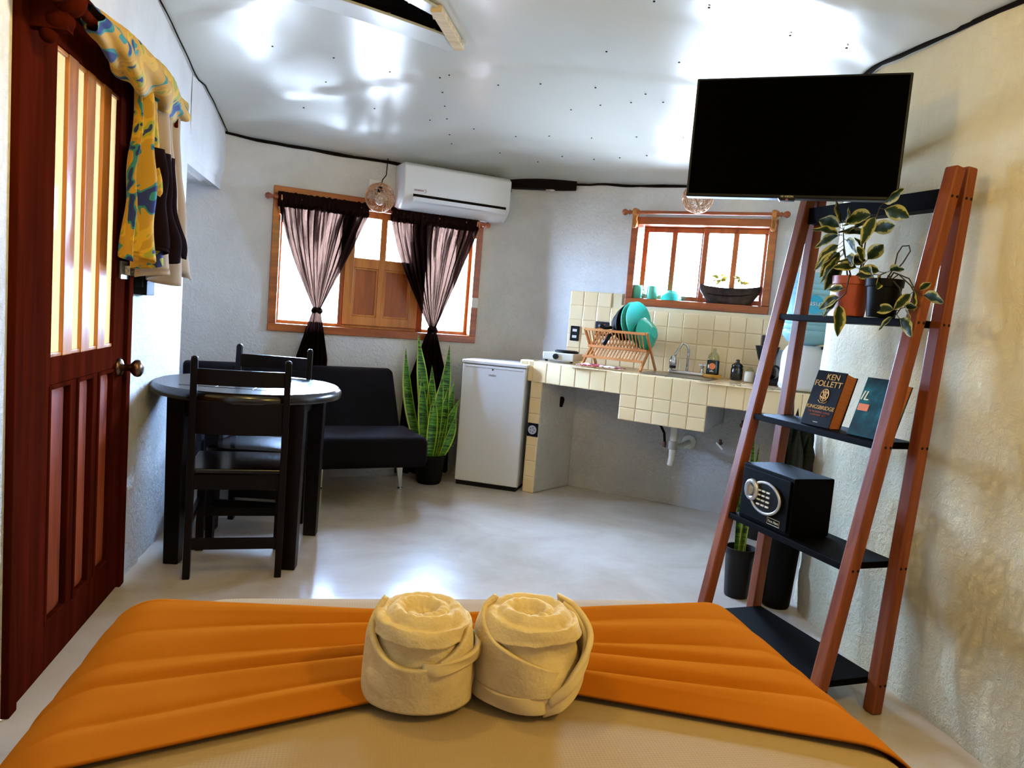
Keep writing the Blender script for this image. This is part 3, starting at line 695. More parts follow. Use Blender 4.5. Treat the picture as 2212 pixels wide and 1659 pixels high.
# ------------------------------------------------------------------ table and chairs
tb = T('dining_table', 'round dark wooden dining table with square tiled inlay against the left wall', 'table', (-1.19,3.345,0), radians(5))
mb = MB(); R = .41; n = 16
mb.rings([[Vector((rr_*cos(2*pi*i/64), rr_*sin(2*pi*i/64), z)) for i in range(64)] for rr_, z in ((.385,.722),(.408,.728),(.412,.742),(.408,.758),(.395,.77))]); P('tabletop', mb, M['seatwood'], tb, smooth=True, angle=35)
for i in range(3):
    for j in range(3):
        if (i,j) == (1,1) or True:
            mb = MB(); a = .155; x, y = (i-1)*a, (j-1)*a; mb.box(x-a/2+.002,x+a/2-.002,y-a/2+.002,y+a/2-.002,.765,.7715)
            P('inlay_square', mb, M['seatwood'], tb, bevel=.001)
mb = MB()
for s in (-1,1): mb.box(-.23,.23,s*.235-.012,s*.235+.012,.64,.724); mb.box(s*.235-.012,s*.235+.012,-.23,.23,.64,.724)
P('apron', mb, M['darkwood'], tb)
for x in (-.225,.265):
    for y in (-.235,.255):
        mb = MB(); mb.bar((x,y,0),(x,y,.724),.062,.062,w1=.075,h1=.075); P('leg', mb, M['darkwood'], tb, bevel=.005)
def chair(loc, rz, label):    # front of the chair towards +y local, back rest at y=0
    t = T('dining_chair', label, 'chair', loc, rz, None); w = .178; d = .36
    for s in (-1,1):
        mb = MB()
        mb.bar((s*w,0,0),(s*w,.012,.45),.028,.036); mb.bar((s*w,.012,.44),(s*w,-.012,.905),.028,.036,w1=.026,h1=.028)
        mb.sphere((s*w,-.012,.905), .0145, 6, (1,1.1,.7)); P('back_post', mb, M['darkwood'], t, bevel=.003)
        mb = MB(); mb.bar((s*(w-.01),d,0),(s*(w-.01),d,.43),.034,.034); P('leg', mb, M['darkwood'], t, bevel=.003)
    mb = MB(); mb.box(-w-.012,w+.012,.02,d+.03,.43,.452); P('seat', mb, M['seatwood'], t, bevel=.006)
    mb = MB(); mb.box(-w,w,.005,.025,.37,.43); mb.box(-w,w,d-.01,d+.01,.37,.43); mb.box(-w-.008,-w+.01,.0,d,.37,.43); mb.box(w-.01,w+.008,0,d,.37,.43); P('seat_rail', mb, M['darkwood'], t)
    def slat(z0, z1, y):
        mb = MB(); n = 10; rr = []
        for i in range(n+1):
            x = -w+2*w*i/n; c = -.018*(1-(x/w)**2); rr.append([Vector((x,y+c-.008,z0)),Vector((x,y+c+.008,z0)),Vector((x,y+c+.008,z1)),Vector((x,y+c-.008,z1))])
        mb.rings(rr); P('back_slat', mb, M['darkwood'], t, bevel=.003)
    slat(.80,.865,-.006); slat(.60,.735,.003)
    mb = MB(); mb.box(-w,w,d-.012,d+.008,.16,.20); P('stretcher', mb, M['darkwood'], t, bevel=.002)
    mb = MB(); mb.box(-w,w,-.002,.018,.12,.165); P('stretcher', mb, M['darkwood'], t, bevel=.002)
    for s in (-1,1):
        mb = MB(); mb.box(s*(w-.003)-.01,s*(w-.003)+.01,.01,d,.22,.25); P('stretcher', mb, M['darkwood'], t, bevel=.002)
    return t
c0 = chair((-1.09,2.975,0), radians(17), 'dark wooden dining chair with its back to the bed, nearest the bed')
c0['group'] = 'dining chairs at the round table'
c1 = dup(c0, (-1.225,3.78,0), radians(180+4), 'dark wooden dining chair on the far side of the round table')

# ------------------------------------------------------------------ sofa
so = T('sofa_bed', 'low dark purple armless sofa bed with chrome legs under the curtained window', 'sofa', WF(0,-.04,0), WA+radians(2))
def slab(pts, x0, x1, mt, name, bev=.035):
    mb = MB(); mb.rings([[Vector((x,y,z)) for y,z in pts] for x in lin(x0,x1,.2)]); return P(name, mb, mt, so, bevel=bev, seg=5)
slab([(-.75,.225),(-.20,.17),(-.20,.38),(-.34,.41),(-.73,.405)], -.42, .845, M['sofa'], 'seat', .04)
slab([(-.38,.36),(-.25,.32),(-.04,.71),(-.06,.755),(-.14,.745)], -.48, .79, M['sofa'], 'backrest', .03)
for x, y in ((.86-.055,-.36),(.31,-.30),(-.30,-.36),(.80,-.72)):
    if y < -.5: continue
    mb = MB(); mb.bar((x-.01,y,.175),(x+.006,y,.012),.045,.03,(1,0,0),w1=.016,h1=.016); mb.lathe([(.02,0),(.02,.008),(.012,.014)], (x+.006,y,0), 14); P('leg', mb, M['chrome'], so, bevel=.002, label='tapered chrome leg')

# ------------------------------------------------------------------ snake plants
def blade(mb, base, tip, w, bend, seed, n=14):
    base, tip = Vector(base), Vector(tip); rnd = random.Random(seed); d = tip-base
    side = d.cross(Vector((rnd.uniform(-.3,.3),1,rnd.uniform(-.2,.2)))).normalized(); nrm = side.cross(d.normalized())
    tw = rnd.uniform(-.5,.5)
    def fn(u, v):
        p = base+d*u+Vector(bend)*sin(pi*u)*.5; a = tw*u
        s = side*cos(a)+nrm*sin(a); m = nrm*cos(a)-side*sin(a)
        ww = w*(.55+.45*sin(pi*min(1,u*1.15)))*(1-max(0,(u-.72)/.28)**1.6)
        q = (v-.5)*2; return p+s*q*ww/2-m*(q*q)*ww*.28
    mb.surf(fn, n, 6, uv=True)
sp = T('snake_plant', 'tall bright green snake plant in a black pot between the sofa and the mini fridge', 'plant', (-.51,4.93,0))
mb = MB(); mb.lathe([(.075,0),(.085,.02),(.10,.17),(.108,.175),(.108,.20),(.098,.20),(.094,.17),(.0,.165)], n=28, cap=False); P('pot', mb, M['blackpot'], sp, smooth=True, angle=50)
mb = MB()
for i, (bx, by, tx, ty, tz, w, b) in enumerate([(-.05,.0,-.215,.0,.90,.05,(-.06,0,0)),(-.02,.0,-.14,.0,1.0,.058,(.02,0,0)),(.03,-.02,.075,.0,.945,.055,(.02,0,0)),(.0,.02,-.03,-.02,.80,.05,(.0,0,0)),(.05,.0,.165,.02,.585,.045,(-.02,0,0)),(.04,-.03,.09,-.03,.66,.05,(.02,0,0)),(.02,-.04,.05,-.05,.75,.05,(0,0,0)),(-.03,-.03,-.09,-.04,.72,.05,(0,0,0)),(.06,-.02,.155,-.05,.50,.04,(.03,0,0)),(.0,-.05,.0,-.06,.62,.05,(.01,0,0)),(.06,.02,.12,.05,.70,.04,(.02,0,0))]):
    blade(mb, (bx,by,.16), (tx,ty,tz), w*1.45, b, i)
P('leaves', mb, M['snake'], sp, smooth=True, fixn=False)

# ------------------------------------------------------------------ mini fridge
FA = radians(-14)
fg = T('mini_fridge', 'white compact fridge standing left of the tiled kitchen counter', 'fridge', (-.34,4.955,0), FA)
mb = MB(); mb.box(0,.435,.035,.34,.02,.84); P('cabinet', mb, M['white'], fg, bevel=.006)
mb = MB(); mb.box(0,.44,0,.034,.03,.825); P('door', mb, M['white'], fg, bevel=.008)
mb = MB(); mb.box(-.004,.444,-.005,.345,.83,.852); P('top_panel', mb, M['white'], fg, bevel=.006)
mb = MB(); mb.box(.01,.43,.01,.30,.0,.03); P('plinth', mb, M['blackmat'], fg)
mb = MB(); mb.lathe([(.0055,0),(.0055,.003),(.0,.004)], (.212,.0,.80), 12, 'y'); P('lock', mb, M['black'], fg)
text('brand_lettering', 'mabe', .024, M['greytext'], fg, (.212,-.0008,.763))
mb = MB(); mb.box(.02,.42,-.0015,.004,.806,.8085); P('door_seam', mb, M['greytext'], fg)

# ------------------------------------------------------------------ kitchen counter
kc = T('kitchen_counter', 'cream tiled masonry kitchen counter with open space below and a sink box', 'counter', KF(0,0,0), KA)
def tiles(mb, F, w, h, nx, ny, gap=.0018, skip=None, seed=0, tilt=.012, th=.006):
    rnd = random.Random(seed)
    for i in range(nx):
        for j in range(ny):
            if skip and skip(i, j): continue
            tx, ty = rnd.uniform(-tilt,tilt), rnd.uniform(-tilt,tilt)
            a, b, c, d = i*w+gap/2, (i+1)*w-gap/2, j*h+gap/2, (j+1)*h-gap/2
            e = .005
            def hh(u, v): return th+(u-(a+b)/2)*tx+(v-(c+d)/2)*ty
            o = [F(u,v,0) for u,v in ((a,c),(b,c),(b,d),(a,d))]; q = [F(u,v,hh(u,v)*.6) for u,v in ((a,c),(b,c),(b,d),(a,d))]
            p = [F(u,v,hh(u,v)) for u,v in ((a+e,c+e),(b-e,c+e),(b-e,d-e),(a+e,d-e))]
            O = [mb.bm.verts.new(k) for k in o]; Q = [mb.bm.verts.new(k) for k in q]; PP = [mb.bm.verts.new(k) for k in p]
            for k in range(4):
                l = (k+1) % 4; mb.face([O[k],O[l],Q[l],Q[k]]); mb.face([Q[k],Q[l],PP[l],PP[k]])
            mb.face(PP)
# front line of the counter (local kitchen frame)
FR = [(-.46,-.40),(.18,-.50),(.72,-.56),(1.33,-.60)]
TOP, BOT = .88, .745
slabm = MB()
poly = [(-.56,-.36)]+FR+[(1.36,-.02),(-.30,-.02),(-.56,.06)]
poly = [(-.50,-.33)]+FR+[(1.36,-.015),(-.40,-.015)]
slabm.rings([[Vector((x,y,z)) for x,y in poly] for z in (BOT,TOP-.006)]); P('counter_slab', slabm, M['plaster'], kc)
mb = MB()
for (a, b), k in zip(zip(FR, FR[1:]), (0,1,2)):
    L_ = sqrt((b[0]-a[0])**2+(b[1]-a[1])**2); d = ((b[0]-a[0])/L_, (b[1]-a[1])/L_); n = (d[1], -d[0])
    nx = max(1, round(L_/.105)); 
    def FF(u, v, h, a=a, d=d, n=n): return Vector((a[0]+d[0]*u+n[0]*h, a[1]+d[1]*u+n[1]*h, v))
    tiles(mb, lambda u, v, h: FF(u, v+BOT, h), L_/nx, (TOP-BOT)/1, nx, 1, seed=k)
    if k == 1: tiles(mb, lambda u, v, h: FF(u, v+.59, h), L_/nx, (BOT-.59)/2, nx, 2, seed=9)
P('front_tiles', mb, M['tile'], kc, fixn=True)
mb = MB(); tiles(mb, lambda u, v, h: Vector((-.50+u, -.60+v, TOP-.006+h)), .105, .105, 17, 6, seed=4, skip=lambda i, j: not inpoly(-.50+(i+.5)*.105, -.60+(j+.5)*.105, poly) or (.24 < -.5+(i+.5)*.105 < .70 and -.42 < -.6+(j+.5)*.105 < -.12))
P('worktop_tiles', mb, M['tile'], kc)
mb = MB(); mb.box(-.50,-.455,-.405,-.33,.745,.886); mb.box(-.565,-.50,-.39,-.30,.75,.884); P('corner_tiles', mb, M['tile'], kc, bevel=.012, seg=3, label='rounded pale corner tiles')
# sink box
mb = MB(); a, b = (.185,-.495), (.715,-.552)
mb.rings([[Vector((x,y,z)) for x,y in (a,b,(.735,-.02),(.20,-.02))] for z in (.59,BOT)]); P('sink_box', mb, M['plaster'], kc, bevel=.01)
mb = MB(); mb.rings([[Vector((x,y,z)) for x,y in pts] for pts, z in (((( .26,-.42),(.69,-.42),(.69,-.13),(.26,-.13)),.884),(((.28,-.40),(.67,-.40),(.67,-.15),(.28,-.15)),.883),(((.29,-.39),(.66,-.39),(.66,-.16),(.29,-.16)),.76))]); P('sink_basin', mb, M['steel'], kc)
# left pier
mb = MB(); 
pp = [(-.545,-.40),(-.47,-.40),(-.385,-.40),(-.285,-.01),(-.50,-.01)]
mb.rings([[Vector((x,y,z)) for x,y in ((-.47,-.392),(-.385,-.398),(-.29,.0),(-.47,.0))] for z in lin(0,.75,.1)]); P('pier', mb, M['plaster'], kc, bevel=.012)
mb = MB(); tiles(mb, lambda u, v, h: Vector((-.47+u, -.393-h, v)), .082, .1065, 1, 7, seed=6); P('pier_tiles', mb, M['tile'], kc)
mb = MB(); mb.box(-.468,-.388,-.405,-.399,.38,.47); mt = P('painted_tile', mb, M['navy'], kc, bevel=.001, label='navy tile painted with a pale moon face')
mb = MB(); mb.lathe([(.030,.406),(.030,.408)], (-.428,0,.425), 24, 'y'); P('moon_face', mb, M['moon'], mt)
mb = MB()
for a in range(5): mb.lathe([(.005,.408),(.005,.409)], (-.428+.015*cos(a*1.26),0,.425+.015*sin(a*1.26)), 10, 'y')
P('moon_features', mb, M['moonblue'], mt)
# right support under the tank end
mb = MB(); mb.rings([[Vector((x,y,z)) for x,y in ((1.17,-.575),(1.33,-.585),(1.36,-.02),(1.17,-.02))] for z in (0,BOT)]); P('pier', mb, M['plaster'], kc)
mb = MB(); mb.box(-.335,-.31,-.012,.0,.56,.66)
bb = MB(); bb.rings([[Vector((-.325+.016*cos(a)*(1+.3*sin(3*a)), -.19+y, .61+.045*sin(a)*(1+.2*cos(2*a)))) for a in [2*pi*i/14 for i in range(14)]] for y in (0,.012)])
bb.xf(Matrix.Identity(4)); mb.bm.free()
P('hole', bb, M['gap'], kc, smooth=True, loc=(0,0,0), label='broken dark hole in the pier')
# backsplash
bs = T('tiled_backsplash', 'cream glazed tiles on the wall behind the kitchen counter', 'backsplash', KF(0,0,0), KA)
mb = MB(); mb.box(-.39,1.42,-.014,.012,.86,1.30); mb.box(-.39,-.02,-.014,.012,1.30,1.375); mb.box(.95,1.42,-.014,.012,1.30,1.375)
P('grout_bed', mb, M['grout'], bs)
mb = MB()
def skipb(i, j):
    x = -.39+(i+.5)*.1; z = .88+(j+.5)*.099
    if z > 1.29 and -.05 < x < .97: return True
    return (i, j) in ((2,2),(13,2))
tiles(mb, lambda u, v, h: Vector((-.39+u, -.014-h, .88+v)), .1, .099, 18, 5, seed=12, skip=skipb, tilt=.02); P('wall_tiles', mb, M['tile'], bs)
for ii in (2,13):
    x = -.39+(ii+.5)*.1; z = .88+2.5*.099
    mb = MB(); mb.box(x-.048,x+.048,-.022,-.014,z-.048,z+.048); ptile = P('painted_tile', mb, M['navy'], bs, bevel=.001, label='navy tile painted with an orange sun')
    mb = MB()
    for k in range(18):
        a = 2*pi*k/18; r = .041 if k % 2 else .036
        mb.prism([(x+.02*cos(a-.14),z+.02*sin(a-.14)),(x+.02*cos(a+.14),z+.02*sin(a+.14)),(x+r*cos(a),z+r*sin(a))], -.0232, -.022)
    P('sun_rays', mb, M['sun'], ptile)
    mb = MB(); mb.lathe([(.019,.022),(.019,.024)], (x,0,z), 24, 'y'); P('sun_face', mb, M['sunmid'], ptile)
ot = T('wall_outlet', 'black double outlet plate on the left end of the tiled backsplash', 'outlet', KF(-.335,-.02,1.08), KA)
mb = MB(); mb.box(-.033,.033,-.008,0,-.052,.052); P('plate', mb, M['black'], ot, bevel=.008, seg=3)
for z in (.022,-.022):
    mb = MB(); mb.box(-.016,.016,-.0095,-.008,z-.009,z+.009); P('socket', mb, M['labelwhite'], ot, bevel=.002)

# plumbing under the sink
pl = T('sink_drain_pipe', 'white drain pipe hanging under the sink box', 'pipe', KF(.50,-.35,0), KA)
mb = MB(); mb.lathe([(.034,.572),(.034,.59)], n=20); mb.lathe([(.022,.46),(.022,.575)], n=20); P('pipe', mb, M['pvc'], pl, smooth=True, angle=40)
mb = MB(); mb.lathe([(.027,.43),(.029,.44),(.029,.475),(.027,.482)], n=20); P('tape_joint', mb, M['tape'], pl, smooth=True, angle=40)
mb = MB(); mb.tube([(0,0,.44),(0,.005,.37),(-.01,.02,.33)], .02, 14); P('lower_pipe', mb, M['pvc'], pl, smooth=True, angle=40)
mb = MB(); mb.tube([(0,.0,.45),(.02,.12,.44),(.03,.345,.44)], .016, 12); mb.lathe([(.045,-.345),(.045,-.325),(.03,-.32)], (.03,0,.44), 24, 'y'); P('wall_outlet_pipe', mb, M['pvc'], pl, smooth=True, angle=40)
def valve(x, z, label, wheel):
    v = T('water_valve', label, 'valve', KF(x,-.01,z), KA)
    mb = MB(); mb.tube([(0,0,0),(0,-.05,0),(.0,-.055,.03)], .009, 10); P('body', mb, M['rust'], v, smooth=True)
    mb = MB(); mb.lathe([(.017,.05),(.017,.062)], (0,0,0), 12, 'y') if wheel else mb.bar((-.025,-.06,.01),(.02,-.06,-.03),.014,.006)
    P('handle', mb, M['chrome'] if not wheel else M['rust'], v, bevel=.002)
    return v
valve(.735,.46,'small chrome tap on the wall under the counter, right of the drain pipe',False)
valve(.86,.60,'rusty round valve under the counter at the right side of the sink box',True)
hs = T('supply_hose', 'dark supply hose bending down beside the drain pipe', 'hose', KF(.38,-.35,0), KA)
mb = MB(); mb.tube([(-.02,0,.588),(.03,.01,.565),(.055,.02,.52),(.06,.03,.46)], .008, 10); P('hose', mb, M['blackmat'], hs, smooth=True)
mb = MB(); mb.lathe([(.012,.43),(.012,.465)], (.06,.03,0), 12); P('fitting', mb, M['rust'], hs, smooth=True, angle=40)

# ------------------------------------------------------------------ things on the counter
CT = .886
def K(name, label, cat, x, y, z=CT, rz=0, group=None): return T(name, label, cat, KF(x,y,z), KA+rz, group)
hp = K('hot_plate', 'small cream electric hot plate with a black knob on the left end of the counter', 'hot plate', -.325,-.22)
mb = MB(); mb.box(-.11,.11,-.10,.10,.012,.062); P('body', mb, M['hotplate'], hp, bevel=.006)
for sx in (-1,1):
    mb = MB(); mb.lathe([(.01,0),(.01,.013)], (sx*.09,-.08,0), 10); P('foot', mb, M['black'], hp)
mb = MB(); mb.lathe([(.02,.10),(.018,.115),(.0,.117)], (-.015,0,.037), 20, 'y'); P('knob', mb, M['black'], hp, smooth=True, angle=40)
mb = MB(); mb.lathe([(.08,.062),(.08,.074),(.07,.078),(.0,.078)], (.02,0,0), 28); P('burner', mb, M['blackmat'], hp, smooth=True, angle=40)
# dish rack
rk = K('dish_rack', 'folding bamboo dish rack with two tiers on the kitchen counter', 'dish rack', .05,-.20, rz=radians(-3))
X0, X1 = -.185, .20
def rail(z, y, nm='rail'):
    mb = MB(); mb.box(X0-.01,X1+.01,y-.006,y+.006,z-.008,z+.008); P(nm, mb, M['bamboo'], rk, bevel=.002)
for z, y in ((.235,-.12),(.125,-.045),(.235,.115),(.128,-.06),(.060,-.135)): rail(z, y)
for sx in (X0-.006, X1+.006):
    mb = MB(); mb.bar((sx,-.145,.0),(sx,.115,.235),.012,.02); P('leg', mb, M['bamboo'], rk, bevel=.002)
    mb = MB(); mb.bar((sx+.012*(1 if sx>0 else -1),.13,.0),(sx+.012*(1 if sx>0 else -1),-.12,.24),.012,.02); P('leg', mb, M['bamboo'], rk, bevel=.002)
n = 17
for i in range(n):
    x = X0+.012+(X1-X0-.024)*i/(n-1)
    mb = MB(); mb.bar((x,-.12,.233),(x,-.045,.125),.006,.008); P('slat', mb, M['bamboo'], rk)
    mb = MB(); mb.bar((x,.115,.233),(x,.0,.125),.006,.008); P('slat', mb, M['bamboo'], rk)
    mb = MB(); mb.bar((x,-.055,.124),(x,-.135,.062),.006,.008); P('slat', mb, M['bamboo'], rk)
# plates, bowls, pans in the rack
def platemesh(R, depth=.018, th=.003):
    mb = MB(); mb.lathe([(.0,0),(R*.55,0),(R*.75,depth*.35),(R,depth),(R,depth+th),(R*.73,depth*.35+th),(R*.55,th),(.0,th)], n=40, cap=False)
    return mb
def put(name, mb, mt, x, y, z, tilt, yaw, label, cat, group=None, smooth=True):
    t = P(name, mb, mt, smooth=smooth, angle=60); M_ = Matrix.Rotation(KA+yaw,4,'Z') @ Matrix.Rotation(tilt,4,'Y')
    t.matrix_world = Matrix.Translation(KF(x,y,z)) @ M_; tag(t, label, cat, group); return t
YW = radians(-22)
put('dinner_plate', platemesh(.128), M['teal'], .112,-.19,1.135+.055, radians(82), YW, 'large turquoise plate, the left one of the two, against the black pan', 'plate', 'turquoise plates in the rack')
put('dinner_plate', platemesh(.128), M['teal'], .148,-.195,1.135+.06, radians(78), YW, 'large turquoise plate facing the room, right of the other large plate', 'plate', 'turquoise plates in the rack')
for i, lb in enumerate(('farthest left of the three small plates','middle one of the three small plates','farthest right of the three small plates')):
    put('side_plate', platemesh(.085), M['teal'], .172+.018*i,-.20,1.105-.004*i, radians(80), YW, 'small turquoise plate in the rack, '+lb, 'plate', 'turquoise plates in the rack')
mb = MB(); Rb = .104; mb.lathe([(.0,-.05),(.035,-.05),(.037,-.044),(.065,-.03),(Rb,.012),(Rb-.004,.012),(.062,-.026),(.0,-.044)], n=36, cap=False)
put('bowl', mb, M['teal'], .235,-.21,1.125, radians(-102), YW, 'turquoise bowl standing on edge at the right end of the rack', 'bowl')
def pan(x, y, z, R, tilt, hz, hl, lab, ln):
    t = T('frying_pan', lab, 'pan', KF(x,y,z), KA+YW, 'black frying pans in the rack'); 
    mb = MB(); mb.lathe([(.0,-.02),(R*.8,-.02),(R,.018),(R-.003,.018),(R*.78,-.015),(.0,-.015)], n=40, cap=False, axis='x'); P('pan_body', mb, M['blackmat'], t, smooth=True, angle=60)
    mb = MB(); a = radians(hz); mb.tube([Vector((.0,-R*cos(a),-R*sin(a))),Vector((-.012,-(R+.05)*cos(a),-(R+.03)*sin(a))),Vector((-.015,-(R+ln)*cos(a),-(R+ln)*sin(a)+hl))], [.010,.012,.015], 10); P('handle', mb, M['black'], t, smooth=True)
pan(.075,-.19,1.185,.118,0,38,-.01,'black frying pan with its handle pointing down left, beside the plates',.11)
pan(.045,-.175,1.165,.10,0,12,.03,'second black frying pan behind the first, its short handle pointing left',.10)
kcg = K('kitchen_cloth', 'crumpled red and white cloth lying in front of the dish rack', 'cloth', .0,-.385, CT+.002)
mb = MB(); mb.surf(lambda u, v: Vector(((u-.5)*.30, (v-.5)*.10, .004+.012*(.5+noise.noise(Vector((u*7,v*3,1))))*min(1,8*min(u,1-u,v,1-v)+.1))), 40, 14); P('cloth', mb, M['cloth_red'], kcg, smooth=True, solid=.004)
# faucet
fa = K('kitchen_faucet', 'chrome kitchen faucet with a curved spout and two cross handles', 'faucet', .49,-.13)
mb = MB(); mb.box(-.115,.115,-.025,.02,.0,.022); P('base', mb, M['chrome'], fa, bevel=.008, seg=3)
mb = MB(); mb.tube([(0,0,.02),(0,0,.13)]+[(-.035+.035*cos(a), -.02*sin(a)*.5, .14+.055*sin(a)) for a in [pi*i/12 for i in range(8)]]+[(-.07,-.035,.13),(-.078,-.045,.105)], .008, 12); P('spout', mb, M['chrome'], fa, smooth=True)
mb = MB(); mb.lathe([(.01,.055),(.018,.045),(.024,.02),(.024,.0),(.02,-.012)], (-.082,-.05,.06), 18); P('spray_head', mb, M['chrome'], fa, smooth=True)
mb = MB(); mb.lathe([(.021,.034),(.021,.05)], (-.082,-.05,0), 18); P('nozzle', mb, M['black'], fa, smooth=True, angle=40)
for s in (-1,1):
    mb = MB(); mb.lathe([(.016,.02),(.01,.035),(.009,.055),(.013,.065)], (s*.095,0,0), 14); mb.bar((s*.095-.022,0,.07),(s*.095+.022,0,.07),.008,.008,(0,1,0)); mb.bar((s*.095,-.022,.07),(s*.095,.022,.07),.008,.008,(1,0,0)); P('handle', mb, M['chrome'], fa, smooth=True, angle=40)
# soap
sb = K('soap_dish', 'amber sponge tray under the dish soap bottle', 'soap tray', .655,-.155)
mb = MB(); mb.lathe([(.052,0),(.055,.006),(.054,.02),(.05,.02),(.0,.014)], n=24, cap=False, sx=1.1, sy=.8); P('tray', mb, M['yellow'], sb, smooth=True, angle=50)
so_ = K('dish_soap_bottle', 'clear dish soap bottle with dark green liquid right of the faucet', 'bottle', .655,-.155, CT+.016)
mb = MB(); mb.lathe([(.036,0),(.040,.01),(.038,.09),(.034,.093)], n=24, sx=1, sy=.6); P('liquid', mb, M['darkliquid'], so_, smooth=True, angle=60)
mb = MB(); mb.lathe([(.0375,.0935),(.033,.12),(.018,.14),(.012,.145),(.012,.165),(.0,.166)], n=24, sx=1, sy=.6, cap=False); P('bottle_neck', mb, M['clear'], so_, smooth=True)
mb = MB(); mb.lathe([(.02,.025),(.02,.027)], (0,0,.055), 20, 'y'); P('label', mb, M['orangepatch'], so_, label='round orange label')
mb = MB(); mb.box(-.014,.010,-.0275,-.0235,.021,.0245); mb.box(-.010,.004,-.0275,-.0235,.0275,.030); P('label_mark', mb, M['labelwhite'], so_)
jr = K('spice_jar', 'dark smoked glass jar with a knobbed lid', 'jar', .805,-.17)
mb = MB(); mb.lathe([(.032,0),(.037,.006),(.037,.07),(.032,.082)], n=24); P('jar', mb, M['darkglass'], jr, smooth=True, angle=60)
mb = MB(); mb.lathe([(.033,.082),(.036,.088),(.028,.10),(.012,.11),(.011,.118),(.013,.124),(.0,.13)], n=24, cap=False); P('lid', mb, M['darkglass'], jr, smooth=True, angle=60)
sj = K('sugar_jar', 'small glass jar of white sugar beside the coffee maker', 'jar', .885,-.18)
mb = MB(); mb.lathe([(.03,0),(.033,.004),(.033,.05),(.026,.062)], n=20); P('jar', mb, M['sugar'], sj, smooth=True, angle=60)
mb = MB(); mb.lathe([(.026,.062),(.02,.074),(.013,.078),(.013,.088),(.0,.09)], n=20, cap=False); P('lid', mb, M['clear'], sj, smooth=True)
cm = K('coffee_maker', 'black drip coffee maker behind the ladder shelf leg', 'coffee maker', 1.0,-.16)
mb = MB(); mb.box(-.08,.085,-.10,.08,0,.028); P('base', mb, M['black'], cm, bevel=.008)
mb = MB(); mb.box(.015,.075,.01,.08,.028,.21); P('water_tank', mb, M['jugcap'], cm, bevel=.01)
mb = MB(); mb.lathe([(.035,.12),(.05,.15),(.068,.21),(.072,.225),(.0,.232)], (-.03,-.02,0), 24); P('filter_basket', mb, M['black'], cm, smooth=True, angle=50)
mb = MB(); mb.lathe([(.04,.03),(.055,.045),(.055,.08),(.042,.11),(.0,.11)], (-.02,-.02,0), 24); cf = P('carafe', mb, M['darkglass'], cm, smooth=True, angle=50)
mb = MB(); mb.tube([(.03+.035*cos(a)*.9,-.05,.07+.042*sin(a)) for a in [radians(-110+22*i) for i in range(11)]], .007, 8); P('carafe_handle', mb, M['black'], cf, smooth=True)
mb = MB(); mb.tube([(.03,-.09,.03),(.06,-.10,.012),(.10,-.09,.01),(.09,-.07,.03),(.05,-.08,.035),(.08,-.11,.01),(.11,-.10,.008)], .004, 6); P('power_cord', mb, M['black'], cm, smooth=True)
# window sill things
SZ = 1.353
def mug(x, label):
    t = T('mug', label, 'mug', KF(x,.03,SZ), KA, 'turquoise mugs on the kitchen window sill')
    mb = MB(); mb.lathe([(.030,0),(.034,.004),(.037,.05),(.033,.088),(.0,.090)], n=28); P('cup', mb, M['tealglass'], t, smooth=True, angle=60)
    mb = MB(); mb.tube([(.033+.022*cos(a),0,.042+.024*sin(a)) for a in [radians(-95+19*i) for i in range(11)]], .004, 8); P('handle', mb, M['tealglass'], t, smooth=True)
mug(.065,'upturned green blue mug at the left end of the kitchen window sill'); mug(.17,'upturned green blue mug between the other mug and the turquoise bowl')
mb = MB(); mb.lathe([(.068,0),(.066,.02),(.052,.045),(.032,.058),(.032,.064),(.0,.064)], n=36); b_ = P('bowl', mb, M['teal'], smooth=True, angle=50); b_.location = KF(.30,.035,SZ); tag(b_, 'turquoise bowl turned upside down on the kitchen window sill', 'bowl')
pt = T('stone_planter', 'boat shaped dark stone planter on the kitchen window sill', 'planter', KF(.68,.02,SZ), KA)
mb = MB(); rr = []
for x, w, z0, z1 in ((-.192,.02,.085,.122),(-.188,.034,.075,.122),(-.155,.044,.03,.112),(-.135,.046,.0,.108),(-.06,.05,.0,.102),(.0,.05,-.0,.10),(.07,.05,.0,.103),(.125,.046,.0,.108),(.16,.04,.045,.115),(.186,.03,.085,.122),(.19,.015,.095,.122)):
    rr.append([Vector((x, -w*cos(a)*(1 if z < .5 else 1), z0+(z1-z0)*z)) for a, z in ((0,1),(0,.75),(.2,.5),(.5,.25),(1.1,0),(2.04,0),(2.64,.25),(2.94,.5),(pi,.75),(pi,1))])
mb.rings(rr); P('trough', mb, M['stone'], pt, smooth=True, angle=50)
mb = MB(); mb.tube([(-.15,-.040,.062),(-.08,-.053,.052),(0,-.055,.05),(.08,-.053,.055),(.15,-.038,.07)], .003, 6); P('groove', mb, M['gap'], pt)
def leaf(mb, base, tip, w, droop=.0, roll=0, n=10):
    base, tip = Vector(base), Vector(tip); d = tip-base; L = d.length
    up = Vector((0,0,1)) if abs(d.normalized().z) < .95 else Vector((0,-1,0))
    side = d.cross(up).normalized(); nrm = side.cross(d.normalized()); s = side*cos(roll)+nrm*sin(roll); m = nrm*cos(roll)-side*sin(roll)
    def fn(u, v):
        ww = w*max(0,sin(pi*u**.8))**.8; q = (v-.5)*2
        return base+d*u-Vector((0,0,1))*droop*L*u*u+s*q*ww/2+m*(abs(q)*ww*.18+.04*w*sin(u*14))
    mb.surf(fn, n, 4, uv=True)
pv = T('small_plant', 'small yellow green leafy plants growing in the stone planter', 'plant', KF(.68,.02,SZ+.085), KA)
mb = MB(); lf = MB(); rnd = random.Random(5)
